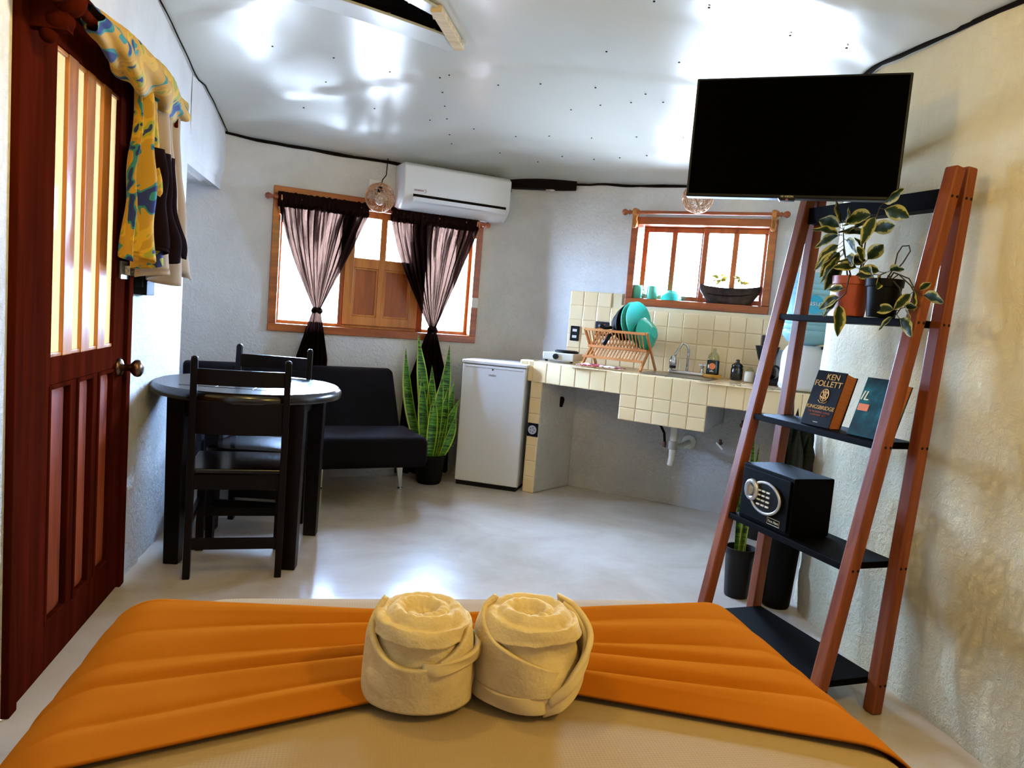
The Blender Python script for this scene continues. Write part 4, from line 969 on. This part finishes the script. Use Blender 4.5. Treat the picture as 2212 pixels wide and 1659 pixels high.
for cx, n, h in ((-.07,7,.10),(.065,7,.085)):
    mb.tube([(cx,0,0),(cx+.005,0,h*.5),(cx+.0,.0,h*.8)], .002, 5)
    for k in range(n):
        a = 2*pi*k/n+.3; z = h*(.4+.5*rnd.random()); b = Vector((cx+.012*cos(a),.01*sin(a),z)); tp = b+Vector((.045*cos(a),.022*sin(a)-.012,rnd.uniform(-.02,.035)))
        leaf(lf, b, tp, .038, .25, rnd.uniform(-.9,.9)); mb.tube([(cx,0,z*.8),b], .0015, 4)
P('stems', mb, M['stem'], pv); P('leaves', lf, M['yleaf'], pv, smooth=True, fixn=False)

# water crock and jug
wc = T('water_crock', 'white water dispenser crock at the right end of the tiled counter', 'water dispenser', KF(1.20,-.43,CT+.002), KA)
mb = MB(); mb.lathe([(.105,0),(.118,.004),(.122,.02),(.122,.15),(.118,.20),(.10,.235),(.085,.25),(.0,.25)], n=40); P('crock', mb, M['tank'], wc, smooth=True, angle=60)
mb = MB()
for k in range(40): a = 2*pi*k/40; mb.bar((.1235*cos(a),.1235*sin(a),.012),(.1235*cos(a),.1235*sin(a),.032),.003,.003)
P('ribs', mb, M['tank'], wc)
mb = MB(); mb.box(.085,.135,-.05,-.02,.235,.25); P('clip', mb, M['black'], wc)
jg = T('water_jug', 'upside down blue plastic water jug on the white crock', 'water jug', KF(1.20,-.43,CT+.252), KA)
prof = [(.03,-.002),(.05,.0),(.105,.018),(.130,.05)]
for i in range(4): z = .06+.03*i; prof += [(.132,z),(.132,z+.018),(.127,z+.024)]
prof += [(.132,.19),(.132,.27)]
for i in range(3): z = .275+.03*i; prof += [(.127,z),(.132,z+.006),(.132,z+.022)]
prof += [(.125,.385),(.10,.398),(.0,.39)]
mb = MB(); mb.lathe(prof, n=48); P('bottle', mb, M['jug'], jg, smooth=True, angle=60)
def onj(u, v, r=.1335):    # u: metres round the jug, measured from the front
    a = -pi/2+radians(12)+u/.1335; return Vector((r*cos(a), r*sin(a), v))
mb = MB(); 
cc = [mb.bm.verts.new(onj(0,.225,.1338))]
for k in range(24): pass
ring = [mb.bm.verts.new(onj(.05*cos(2*pi*k/28),.225+.05*sin(2*pi*k/28),.1338)) for k in range(28)]
for k in range(28): mb.face([cc[0], ring[k], ring[(k+1)%28]])
P('label', mb, M['jugblue'], jg, label='round blue label')
a = radians(12); text('label_text', 'cristal', .04, M['labelwhite'], jg, (.137*sin(a), -.137*cos(a), .225), (pi/2, pi, a), sx=1)

# ------------------------------------------------------------------ ladder shelf
LD = frame(1.2441,2.2895,-70.1277); LDA = radians(-70.1277)
Wd, D0_, D1_, LE, Z1, SPC, HT = .6227, .2493, .0592, .053, .0981, .3851, 1.7296
ls = T('ladder_shelf', 'orange brown wooden A-frame ladder shelf with five black shelves against the right wall', 'shelf', LD(0,0,0), LDA)
fy = lambda z: LE*z-(D0_+(D1_-D0_)*z/1.63)
ry = lambda z: LE*z
for x in (0,-Wd):
    for f, h in ((fy,HT-.0),(ry,HT+.005)):
        mb = MB(); mb.bar((x,f(0),0),(x,f(h),h),.046,.040,(1,0,0)); lg = P('leg', mb, M['ladderwood'], ls, bevel=.007, seg=2)
        if x == 0:
            for i in range(5):
                z = Z1+SPC*i
                mb = MB()
                for dy in (-.010,.010): mb.lathe([(.0045,.0228),(.0045,.0238)], (0,f(z)+dy,z), 10, 'x')
                P('screw', mb, M['blackmat'], lg)
for i in range(5):
    z = Z1+SPC*i
    y0, y1 = fy(z)-.0, ry(z)+.0
    mb = MB()
    if i == 4: mb.box(-Wd+.023,-.023,y0-.0,y1,z-.03,z+.03)
    else: mb.box(-Wd+.023,-.023,y0-.015,y1+.015,z-.012,z+.010)
    P('shelf_board', mb, M['blackwood'], ls, bevel=.002)
SH = [Z1+SPC*i+.010 for i in range(5)]
def LT(name, label, cat, x, y, z, rz=0, group=None): return T(name, label, cat, LD(x,y,z), LDA+rz, group)
# safe
sf = LT('safe', 'black electronic safe with an oval silver keypad on the ladder shelf', 'safe', -.415,-.085, SH[1]+.001)
mb = MB(); mb.box(-.14,.14,-.085,.085,0,.205); P('body', mb, M['safe'], sf, bevel=.004)
mb = MB(); mb.box(-.128,.128,-.092,-.085,.012,.193); dd = P('door', mb, M['safe'], sf, bevel=.003)
def ell(cx, cz, a, b, y, r, n=48, a0=0, a1=2*pi):
    return [Vector((cx+a*cos(a0+(a1-a0)*i/n), y, cz+b*sin(a0+(a1-a0)*i/n))) for i in range(n)]
mb = MB(); mb.lathe([(.052,.092),(.052,.098),(.0,.1)], (0,0,0), 40, 'y', sx=1.45); mb.xf(Matrix.Translation((.012,0,.105))); kp = P('keypad', mb, M['black'], dd, smooth=True, angle=50)
mb = MB(); mb.tube(ell(.012,.105,.078,.055,-.098,0), .0055, 8, closed=True); P('keypad_ring', mb, M['silver'], dd, smooth=True)
mb = MB(); mb.tube(ell(-.058,.12,.028,.031,-.103,0), .009, 8, closed=True); mb.lathe([(.02,.10),(.018,.115),(.0,.12)], (-.058,0,.12), 20, 'y'); mb.box(-.062,-.054,-.128,-.11,.10,.14); P('dial', mb, M['silver'], dd, smooth=True, angle=50)
mb = MB()
for i in range(3):
    for j in range(4): x = -.018+i*.024; z = .128-j*.017; mb.box(x-.008,x+.008,-.1035,-.0995,z-.0028,z+.0028)
P('key_row', mb, M['labelwhite'], dd)
mb = MB(); mb.tube([Vector(p) for p in ((.03,-.0935,.02),(.095,-.0935,.02),(.095,-.0935,.042),(.03,-.0935,.042))], .001, 4, closed=True); P('nameplate_border', mb, M['cream_light'], dd)
text('nameplate_text', 'First Alert', .0135, M['cream_light'], dd, (.0625,-.0935,.031))
# books
def book(x, label, cov, w, th, h, lean, rz):
    t = LT('book', label, 'book', x, -.060, SH[2]+.001, rz, 'books on the ladder shelf'); t.rotation_euler = (-lean,0,LDA+rz); t.rotation_mode = 'XYZ'
    t.matrix_world = Matrix.Translation(LD(x,-.085,SH[2]+.002)) @ Matrix.Rotation(LDA+rz,4,'Z') @ Matrix.Rotation(-lean,4,'X')
    mb = MB(); mb.box(-w/2,w/2,0,.003,0,h); mb.box(-w/2,w/2,th-.003,th,0,h); mb.box(-w/2,-w/2+.003,.002,th-.002,0,h); P('cover', mb, cov, t, bevel=.001)
    mb = MB(); mb.box(-w/2+.003,w/2-.003,.003,th-.003,.003,h-.003); P('pages', mb, M['pages'], t)
    return t
b1 = book(-.315, 'thick black book with gold lettering and brown page edges', M['bookblack'], .128, .055, .20, radians(17), radians(4))
text('title_text', 'KEN', .030, M['gold'], b1, (.012,-.0006,.178)); text('title_text', 'FOLLETT', .030, M['gold'], b1, (0,-.0006,.152))
text('title_text', 'KINGSBRIDGE', .0195, M['gold'], b1, (0,-.0006,.066)); text('subtitle_text', 'THE MORNING COMES', .0095, M['sunmid'], b1, (0,-.0006,.049)); text('subtitle_text', 'NOVEMBER 2017', .0095, M['sunmid'], b1, (0,-.0006,.038))
mb = MB(); mb.box(-.010,.010,-.0012,0,.0125,.0150); P('publisher_mark', mb, M['cream_light'], b1)
mb = MB(); mb.tube(ell(0,.112,.017,.022,-.0008,0), .0014, 5, closed=True)
for k in (-1,0,1): mb.tube([(k*.009,-.0008,.093+abs(k)*.004),(k*.005,-.0008,.112),(k*.009,-.0008,.131-abs(k)*.003)], .0011, 5)
mb.tube([(-.016,-.0008,.107),(0,-.0008,.099),(.016,-.0008,.107)], .0018, 5); mb.tube([(-.015,-.0008,.12),(0,-.0008,.124),(.015,-.0008,.12)], .0012, 5)
mb.tube([(-.02,-.0008,.092),(-.01,-.0008,.084),(.012,-.0008,.084),(.02,-.0008,.092)], .0011, 5); P('emblem', mb, M['gold'], b1)
b2 = book(-.095, 'teal and black book with white lettering and brown page edges, behind the ladder leg', M['bookteal'], .13, .055, .20, radians(19), radians(4))
text('title_text', 'IL', .045, M['labelwhite'], b2, (-.048,-.0006,.135), shear=.2); text('title_text', 'S', .05, M['labelwhite'], b2, (.04,-.0006,.135), shear=.3)
mb = MB(); mb.box(-.06,-.02,-.001,0,.085,.108); P('sticker', mb, M['orangepatch'], b2, label='orange strip on the cover')
# potted plants on the upper shelf
def pot(name, label, x, y, R, H, mt, seed=0):
    t = LT(name, label, 'plant', x, y, SH[3]+.001)
    mb = MB(); mb.lathe([(R*.74,0),(R*.76,.004),(R*.93,H*.78),(R,H*.8),(R*1.03,H),(R*.96,H),(R*.9,H*.85),(.0,H*.84)], n=32, cap=False); P('pot', mb, mt, t, smooth=True, angle=40)
    return t
p1 = pot('variegated_plant', 'leafy plant with cream edged leaves in a terracotta pot on the ladder shelf', -.245,-.06, .062, .13, M['terracotta'])
rnd = random.Random(11)
def foliage(t, stems, mt, L, w, H, loops=()):
    st = MB(); lf = MB()
    for pts, lv in stems:
        pts = [Vector(p) for p in pts]; st.tube(pts, [.0028-.0012*i/len(pts) for i in range(len(pts))], 6)
        for (f, dx, dy, dz, s) in lv:
            k = f*(len(pts)-1); i = min(int(k), len(pts)-2); b = pts[i].lerp(pts[i+1], k-i); d = Vector((dx,dy,dz)).normalized()
            m_ = b+d*.018*s; st.tube([b, m_], .0011, 5); leaf(lf, m_, m_+d*L*s, w*s, .15, rnd.uniform(-.7,.7)+1.2, 10)
    for pts in loops: st.tube(pts, .0022, 6)
    P('stems', st, M['stem'], t, smooth=True); P('leaves', lf, mt, t, smooth=True, fixn=False)
H = .11
foliage(p1, [
 ([(-.02,0,H),(-.03,-.01,.18),(-.05,-.01,.24),(-.06,-.01,.29)], [(1,-.2,-.2,1,1.15),(1,-1,-.1,.5,1.2),(.95,.4,-.3,.9,1),(.9,-1,-.2,-.3,1.1),(.8,.8,-.2,-.4,1),(.75,-.8,-.3,-.8,1.2),(.65,-.9,-.2,-.5,1.15),(.6,-.4,-.5,-.9,1.1),(.5,-.8,0,-.6,1.1),(.4,-.5,-.3,-1,1.1),(.85,-.5,-.4,.2,1.1)]),
 ([(.0,0,H),(-.01,-.02,.17),(-.03,-.03,.22)], [(1,-.9,-.3,-.6,1.1),(.9,-.5,-.4,-1,1.1),(.8,.6,-.3,-.2,1.0),(.6,.9,-.1,.1,.9),(.5,-.9,-.2,-.2,1)]),
 ([(.02,.0,H),(.04,-.01,.18),(.045,-.01,.26),(.075,-.01,.31),(.085,-.01,.35)], [(1,.9,-.1,.55,1.1),(.97,1,.0,-.2,1.2),(.9,-.3,-.2,-.9,1.0),(.85,-1,-.1,.0,1.25),(.75,-1,-.1,-.25,1.15),(.68,-1,-.1,.15,1.25),(.55,1,-.1,.25,1.15),(.5,-1,-.1,.3,1.2),(.35,-.2,-.4,.6,.6)]),
 ([(.03,.0,H),(.05,-.02,.15),(.06,-.02,.17)], [(1,.9,-.2,.7,1.1),(.9,-.9,-.3,.2,1),(.8,.8,-.3,-.3,.9),(.6,-.6,-.4,.1,.9),(.9,.2,-.5,.5,.9)]),
 ([(.03,-.03,H+.01),(.045,-.06,H+.02),(.05,-.07,.07),(.03,-.075,.05)], [(.6,-.9,-.1,.1,.7),(.8,-.9,-.1,-.35,.95),(.9,-.5,-.1,-.5,.8),(1,.2,-.1,-1,1.1)]),
], M['varleaf'], .084, .042, .13)
p2 = pot('trailing_plant', 'trailing plant with curled bare stems in a black pot on the ladder shelf', -.116,-.055, .056, .12, M['blackpot'])
foliage(p2, [
 ([(.0,0,.10),(.04,-.01,.14),(.10,-.01,.12),(.14,-.01,.07)], [(1,1,-.1,-.1,1.2),(.95,.9,0,.7,.7),(.9,-.5,-.3,-.6,.9),(.8,.2,0,-1,.9)]),
 ([(.0,0,.10),(.03,-.02,.13),(.08,-.02,.09),(.10,-.02,.04),(.08,-.02,.01)], [(1,.9,-.2,-.6,1.2),(.9,-.9,-.2,.1,1),(.85,1,-.1,.2,.8),(.7,.7,-.2,-.8,.9),(1,-.6,-.2,-.6,.8)]),
 ([(-.02,0,.10),(-.01,-.02,.13),(.02,-.02,.14)], [(1,1,-.2,.2,1),(.9,-.7,-.3,.2,1),(.7,.3,-.4,-.3,1),(.6,-.9,-.2,.1,1)]),
], M['varleaf'], .066, .034, .12, loops=[[(.0,0,.11),(.03,0,.16),(.035,0,.20),(.05,0,.222),(.075,0,.222),(.082,0,.205),(.06,0,.17),(.04,0,.15)],[(.01,0,.11),(.05,0,.135),(.10,0,.10),(.12,0,.075)]])
# television
TV = frame(.645,2.58,-20); TVA = radians(-20)
tv = T('television', 'flat black television mounted high in front of the right wall', 'television', TV(.224,0,1.83), TVA)
mb = MB(); mb.box(-.33,.33,0,.045,-.197,.197); P('casing', mb, M['black'], tv, bevel=.004)
mb = MB(); mb.box(-.322,.322,-.001,.002,-.186,.190); P('screen', mb, M['blackgloss'], tv)
mb = MB(); mb.prism([(-.03,-.195),(.03,-.195),(.022,-.205),(-.022,-.205)], -.002, .02); P('sensor', mb, M['black'], tv)
mb = MB(); mb.box(-.004,.004,-.003,-.0015,-.204,-.199); P('standby_light', mb, M['redtext'], tv)
text('brand_lettering', 'HI VISION', .009, M['cream_light'], tv, (0,-.0012,-.1915))
p = TV(.40,.045,1.83); q = Vector((1.40,2.62,1.83))
mb = MB(); mb.box(-.06,.22,.045,.06,-.10,.10); P('mount_plate', mb, M['blackmat'], tv)
mb = MB(); mb.bar((.10,.05,0),(.16,.28,0),.05,.03,(0,0,1)); mb.bar((.16,.27,0),(.31,.56,0),.05,.03,(0,0,1)); P('mount_arm', mb, M['blackmat'], tv)
# planters behind the ladder
bp = T('tall_planter', 'tall tapered black planter with a dark snake plant behind the ladder shelf', 'planter', (1.235,3.17,0))
mb = MB(); mb.lathe([(.055,0),(.06,.01),(.088,.50),(.095,.505),(.095,.53),(.086,.53),(.08,.5),(.0,.49)], n=28, cap=False); P('pot', mb, M['blackpot'], bp, smooth=True, angle=50)
mb = MB()
for i, (bx, by, tx, ty, tz, w, b) in enumerate([(-.03,0,-.04,-.04,.98,.05,(-.02,0,0)),(0,0,.03,-.02,.92,.06,(.0,0,0)),(.02,0,.05,-.05,.86,.06,(.0,0,0)),(-.02,-.02,-.09,-.04,.80,.05,(-.02,0,0)),(.03,-.02,.04,-.06,.78,.06,(.02,0,0)),(0,-.03,-.01,-.06,.80,.06,(0,0,0)),(-.04,0,-.06,-.02,.90,.05,(-.03,0,0)),(.01,.02,.0,.0,.88,.06,(0,0,0))]):
    blade(mb, (bx,by,.48), (tx,ty,tz), w, b, 20+i)
P('leaves', mb, mat('dark snake leaf', '#0c140a', .4, nodes=noisecol([(.4,'#060a05'),(.6,'#16240f')], 5, (2,2,20))), bp, smooth=True, fixn=False)
sp2 = T('potted_snake_plant', 'slim dark snake plant in a small black pot by the far ladder leg', 'plant', (1.085,3.25,0))
mb = MB(); mb.lathe([(.05,0),(.053,.01),(.064,.19),(.07,.20),(.07,.225),(.064,.225),(.06,.19),(.0,.18)], n=24, cap=False); P('pot', mb, M['greypot'], sp2, smooth=True, angle=50)
mb = MB()
for i, (bx, tx, tz, w) in enumerate([(-.02,-.04,.84,.035),(.01,.0,.78,.03),(.0,.03,.70,.03),(-.01,-.05,.66,.03)]): blade(mb, (bx,0,.18), (tx,.0,tz), w, (0,0,0), 40+i)
P('leaves', mb, M['snake'], sp2, smooth=True, fixn=False)
def bin_(x, y, R, H, label, nm='waste_bin'):
    t = T(nm, label, 'bin', (x,y,0)); mb = MB(); mb.lathe([(R*.8,0),(R*.82,.01),(R*.97,H*.9),(R*1.04,H*.92),(R*1.04,H),(R*.95,H),(R*.8,.02),(.0,.02)], n=28, cap=False); P('bucket', mb, M['greypot'], t, smooth=True, angle=50)
bin_(1.51,4.24,.105,.27,'dark round waste bin standing on the floor under the right end of the counter')

# ------------------------------------------------------------------ bed
BA = radians(11.5); BF = frame(-.11,1.63,11.5)   # local y towards the foot end (away from camera)
BW, BL_, BT = .615, 1.95, .555
def bedz(x, y): return BT+.006*noise.noise(Vector((x*2,y*2,0)))-.012*max(0,(y+.12))/.12*0
def bed_section(W, L, z, r, n=12):
    pts = []
    for cx, cy, a0 in ((W-r,-r,0),(-W+r,-r,pi/2),(-W+r,-L+r,pi),(W-r,-L+r,1.5*pi)):
        for i in range(n+1): a = a0+pi/2*i/n; pts.append(Vector((cx+r*cos(a), cy+r*sin(a), z)))
    return pts
bd = T('bed', 'bed with a cream waffle sheet in the foreground', 'bed', BF(0,0,0), BA)
mb = MB(); rr = []
for ins, z in ((-.0,.24),(0,.30),(.0,.42),(.003,.47),(.012,.505),(.03,.532),(.055,.548),(.09,.555)):
    rr.append(bed_section(BW+.05-ins, BL_-ins*2, z, .20-ins*.3)); 
    for p_ in rr[-1]: p_.y -= ins*.0
for k, (ins, z) in enumerate(((-.0,.24),(0,.30),(.0,.42),(.003,.47),(.012,.505),(.03,.532),(.055,.548),(.09,.555))):
    for p_ in rr[k]: p_.y = p_.y-ins
mb.rings(rr); P('mattress', mb, M['sheet'], bd, smooth=True, sub=1)
mb = MB(); mb.box(-BW+.0,BW,-BL_+.05,-.06,.12,.26); P('bed_base', mb, M['darkwood'], bd, bevel=.01)
for x in (-.5,.5):
    for y in (-.15,-1.8):
        mb = MB(); mb.box(x-.03,x+.03,y-.03,y+.03,0,.12); P('leg', mb, M['darkwood'], bd)
# runner: follows the mattress cross section
def edge_prof(s):     # s: signed arc distance from the bed's centre line, returns x, z
    W = BW+.05; a = abs(s); sg = 1 if s > 0 else -1; fl = W-.09; R = .09
    if a < fl: return s, .558
    q = (a-fl)/(R*1.15); 
    if q < pi/2: return sg*(fl+(R+.006)*sin(q)), .558-R+R*cos(q)-.0
    return sg*(fl+R+.008), .558-R-(a-fl-R*1.15*pi/2)
def runner(u, v):
    s = (u-.5)*2*.98; a = min(1, abs(s)/.66); k = a**.8
    if s < 0: yf = -.19+.09*k; yb = -.45-.24*a
    else: yf = -.19+.08*k; yb = -.44-.26*a
    y = yf+(yb-yf)*v
    x, z = edge_prof(s)
    nf = 5.0; gath = exp(-(a/.72)**2)*(.75+.5*noise.noise(Vector((v*4,s*1.5,8))))
    vq = v+.035*sin(9*v+1)+.02*sin(23*v+s*1.5); fr_ = (vq*nf+.35*sin(s*3+1)*a+.1*noise.noise(Vector((s*3,v*5,2)))) % 1
    h = sin(pi*fr_**1.25)**.75
    amp = (.003+.034*gath)*(.65+.35*noise.noise(Vector((v*6,s*2,3))))
    amp *= min(1, 6*v+.25)*min(1, 6*(1-v)+.25)
    hh = .006+h*amp
    dz = hh
    if abs(s) > .66-.09:
        q = min(1,(abs(s)-.57)/.12); dx = (1 if s > 0 else -1)*hh*q*.7; x += dx; dz = hh*(1-q)
    return Vector((x, y, z+dz))
mb = MB(); mb.surf(runner, 160, 120); rn = P('bed_runner', mb, M['orange'], smooth=True, solid=.004); rn.location = BF(0,0,0); rn.rotation_euler = (0,0,BA)
tag(rn, 'orange bed runner gathered in folds across the foot of the bed', 'bed runner')

# towels
def towel(loc, label, seed, flaps):
    t = T('rolled_towel', label, 'towel', loc, 0, 'towel roses on the bed'); R = .083; H = .118
    def body(a, v):
        th = 2*pi*a
        if v < .62:
            q = v/.62; z = H*q; r = R*(.90+.16*sin(pi*min(1,q*1.25+.1))**.8) if q < .9 else R*(1.0-.06*(q-.9)*10)
            if q < .08: r *= .9+.1*(q/.08)
            r += .004*sin(th*3+q*5+seed)+.003*noise.noise(Vector((cos(th)*2,sin(th)*2,q*3+seed)))
        else:
            q = (v-.62)/.38; r = R*.94*(1-q); sp_ = (q*2.6+a+seed*.3) % 1.0
            z = H+.016*sin(pi*min(1,q*1.1))+.013*(abs(sp_-.5)*2)**.6*(1-q*.3)-.012*(q > .93)
        return Vector((r*cos(th), r*sin(th), max(.0,z)+.003*noise.noise(Vector((cos(th)*5,sin(th)*5,v*9+seed)))))
    mb = MB(); mb.surf(body, 72, 90, closeu=True); P('roll', mb, M['towel'], t, smooth=True)
    for (a0, a1, zl, zr, zb, off, mt, tw) in flaps:
        def fl(u, v, a0=a0, a1=a1, zl=zl, zr=zr, zb=zb, off=off):
            th = radians(a0+(a1-a0)*u); zt = zl(u); z0 = zr(u); z = z0+(zt-z0)*v
            zq = max(0,(z-H*.85)/.06); r = (R*1.03+off+.002*sin(9*u+3*v))*(1-.22*min(1,zq)**1.5)
            e = min(1, 7*min(u,1-u)+.15); return Vector(((r-.012*(1-e))*cos(th), (r-.012*(1-e))*sin(th), z))
        mb = MB(); mb.surf(fl, 50, 24); P('wrapped_fold', mb, M[mt], t, smooth=True, solid=.010)
    return t
L1 = [(-185,5, lambda u: .150-.060*sin(pi*min(1,u*1.15))**1.0-.030*u, lambda u: .006, 0, .000, 'towel', 0),
      (-80,20, lambda u: .085+.012*u, lambda u: .070+.006*u, 0, .007, 'towel_smooth', 0)]
L2 = [(-200,-50, lambda u: .148-.085*u, lambda u: .03, 0, .0, 'towel', 0),
      (-70,40, lambda u: .010+.125*u**.8, lambda u: .0+.075*u, 0, .008, 'towel_smooth', 0),
      (-66,52, lambda u: .026+.118*u**.7, lambda u: .016+.108*u**.75, 0, .014, 'towel_smooth', 0),
      (-175,-60, lambda u: .030, lambda u: .006, 0, .002, 'towel_smooth', 0)]
towel((-.112,1.150,.562), 'left cream towel rolled into a rose, with one wide front fold', 1, L1)
towel((.062,1.182,.562), 'right cream towel rolled into a rose, with a diagonal sash', 4, L2)

# dark furniture edge at the far right of the frame
fe = T('bedside_post', 'dark wooden post at the right edge beside the rough wall', 'furniture', (1.475,1.86,0), radians(-80))
mb = MB(); mb.box(-.02,.03,-.03,.03,0,.42); P('post', mb, M['darkwood'], fe, bevel=.004)

# ------------------------------------------------------------------ light
w = bpy.data.worlds.new('World'); SC.world = w; w.use_nodes = True
bg = w.node_tree.nodes['Background']; bg.inputs[1].default_value = 520
_g = w.node_tree.nodes.new('ShaderNodeTexCoord'); _s = w.node_tree.nodes.new('ShaderNodeSeparateXYZ'); _r = w.node_tree.nodes.new('ShaderNodeValToRGB')
_m = w.node_tree.nodes.new('ShaderNodeMapRange'); _m.inputs[1].default_value = -.25; _m.inputs[2].default_value = .25
w.node_tree.links.new(_g.outputs['Generated'], _s.inputs[0]); w.node_tree.links.new(_s.outputs[2], _m.inputs[0]); w.node_tree.links.new(_m.outputs[0], _r.inputs[0])
_r.color_ramp.elements[0].color = (.15,.17,.19,1); _r.color_ramp.elements[1].color = (.49,.70,1,1); w.node_tree.links.new(_r.outputs[0], bg.inputs[0])
def portal(F, A, x0, x1, z0, z1, y, nm):
    l = bpy.data.lights.new(nm, 'AREA'); l.shape = 'RECTANGLE'; l.size = x1-x0; l.size_y = z1-z0; l.cycles.is_portal = True
    o = bpy.data.objects.new(nm, l); COL.objects.link(o)
    o.matrix_world = Matrix.Translation(F((x0+x1)/2, y, (z0+z1)/2)) @ Matrix.Rotation(A,4,'Z') @ Matrix.Rotation(-pi/2,4,'X')
    return o
portal(WF, WA, .05,1.365,1.0,1.8,.15,'window_portal'); portal(KF, KA, .05,.88,1.35,1.84,.18,'kitchen_portal'); portal(LF, LA, .2,.78,.945,1.82,.12,'door_portal')
for nm_, e_, p_ in (('wall_lamp', 25, (-.55,1.60,2.10)), ('bedside_lamp', 44, (1.12,.65,2.02))):
    l = bpy.data.lights.new(nm_, 'POINT'); l.energy = e_; l.color = (1,.72,.20); l.shadow_soft_size = .05
    lo = bpy.data.objects.new(nm_, l); COL.objects.link(lo); lo.location = p_

# ------------------------------------------------------------------ camera
cam = bpy.data.cameras.new('camera'); cam.sensor_width = 36; cam.lens = 1600/2212*36; cam.clip_start = .02
co = bpy.data.objects.new('camera', cam); COL.objects.link(co); SC.camera = co
co.matrix_world = Matrix.Translation((0,0,1.18)) @ Matrix.Rotation(radians(90-5.4),4,'X') @ Matrix.Rotation(radians(4.7),4,'Z')
SC.view_settings.view_transform = 'Standard'; SC.view_settings.look = 'None'; SC.view_settings.gamma = 1; SC.view_settings.exposure = 0
SC.view_settings.use_curve_mapping = False
SC.cycles.adaptive_threshold = .025; SC.cycles.max_bounces = 7; SC.cycles.diffuse_bounces = 4; SC.cycles.glossy_bounces = 3; SC.cycles.transparent_max_bounces = 24
SC.cycles.sample_clamp_indirect = 6; SC.cycles.caustics_reflective = False; SC.cycles.caustics_refractive = False
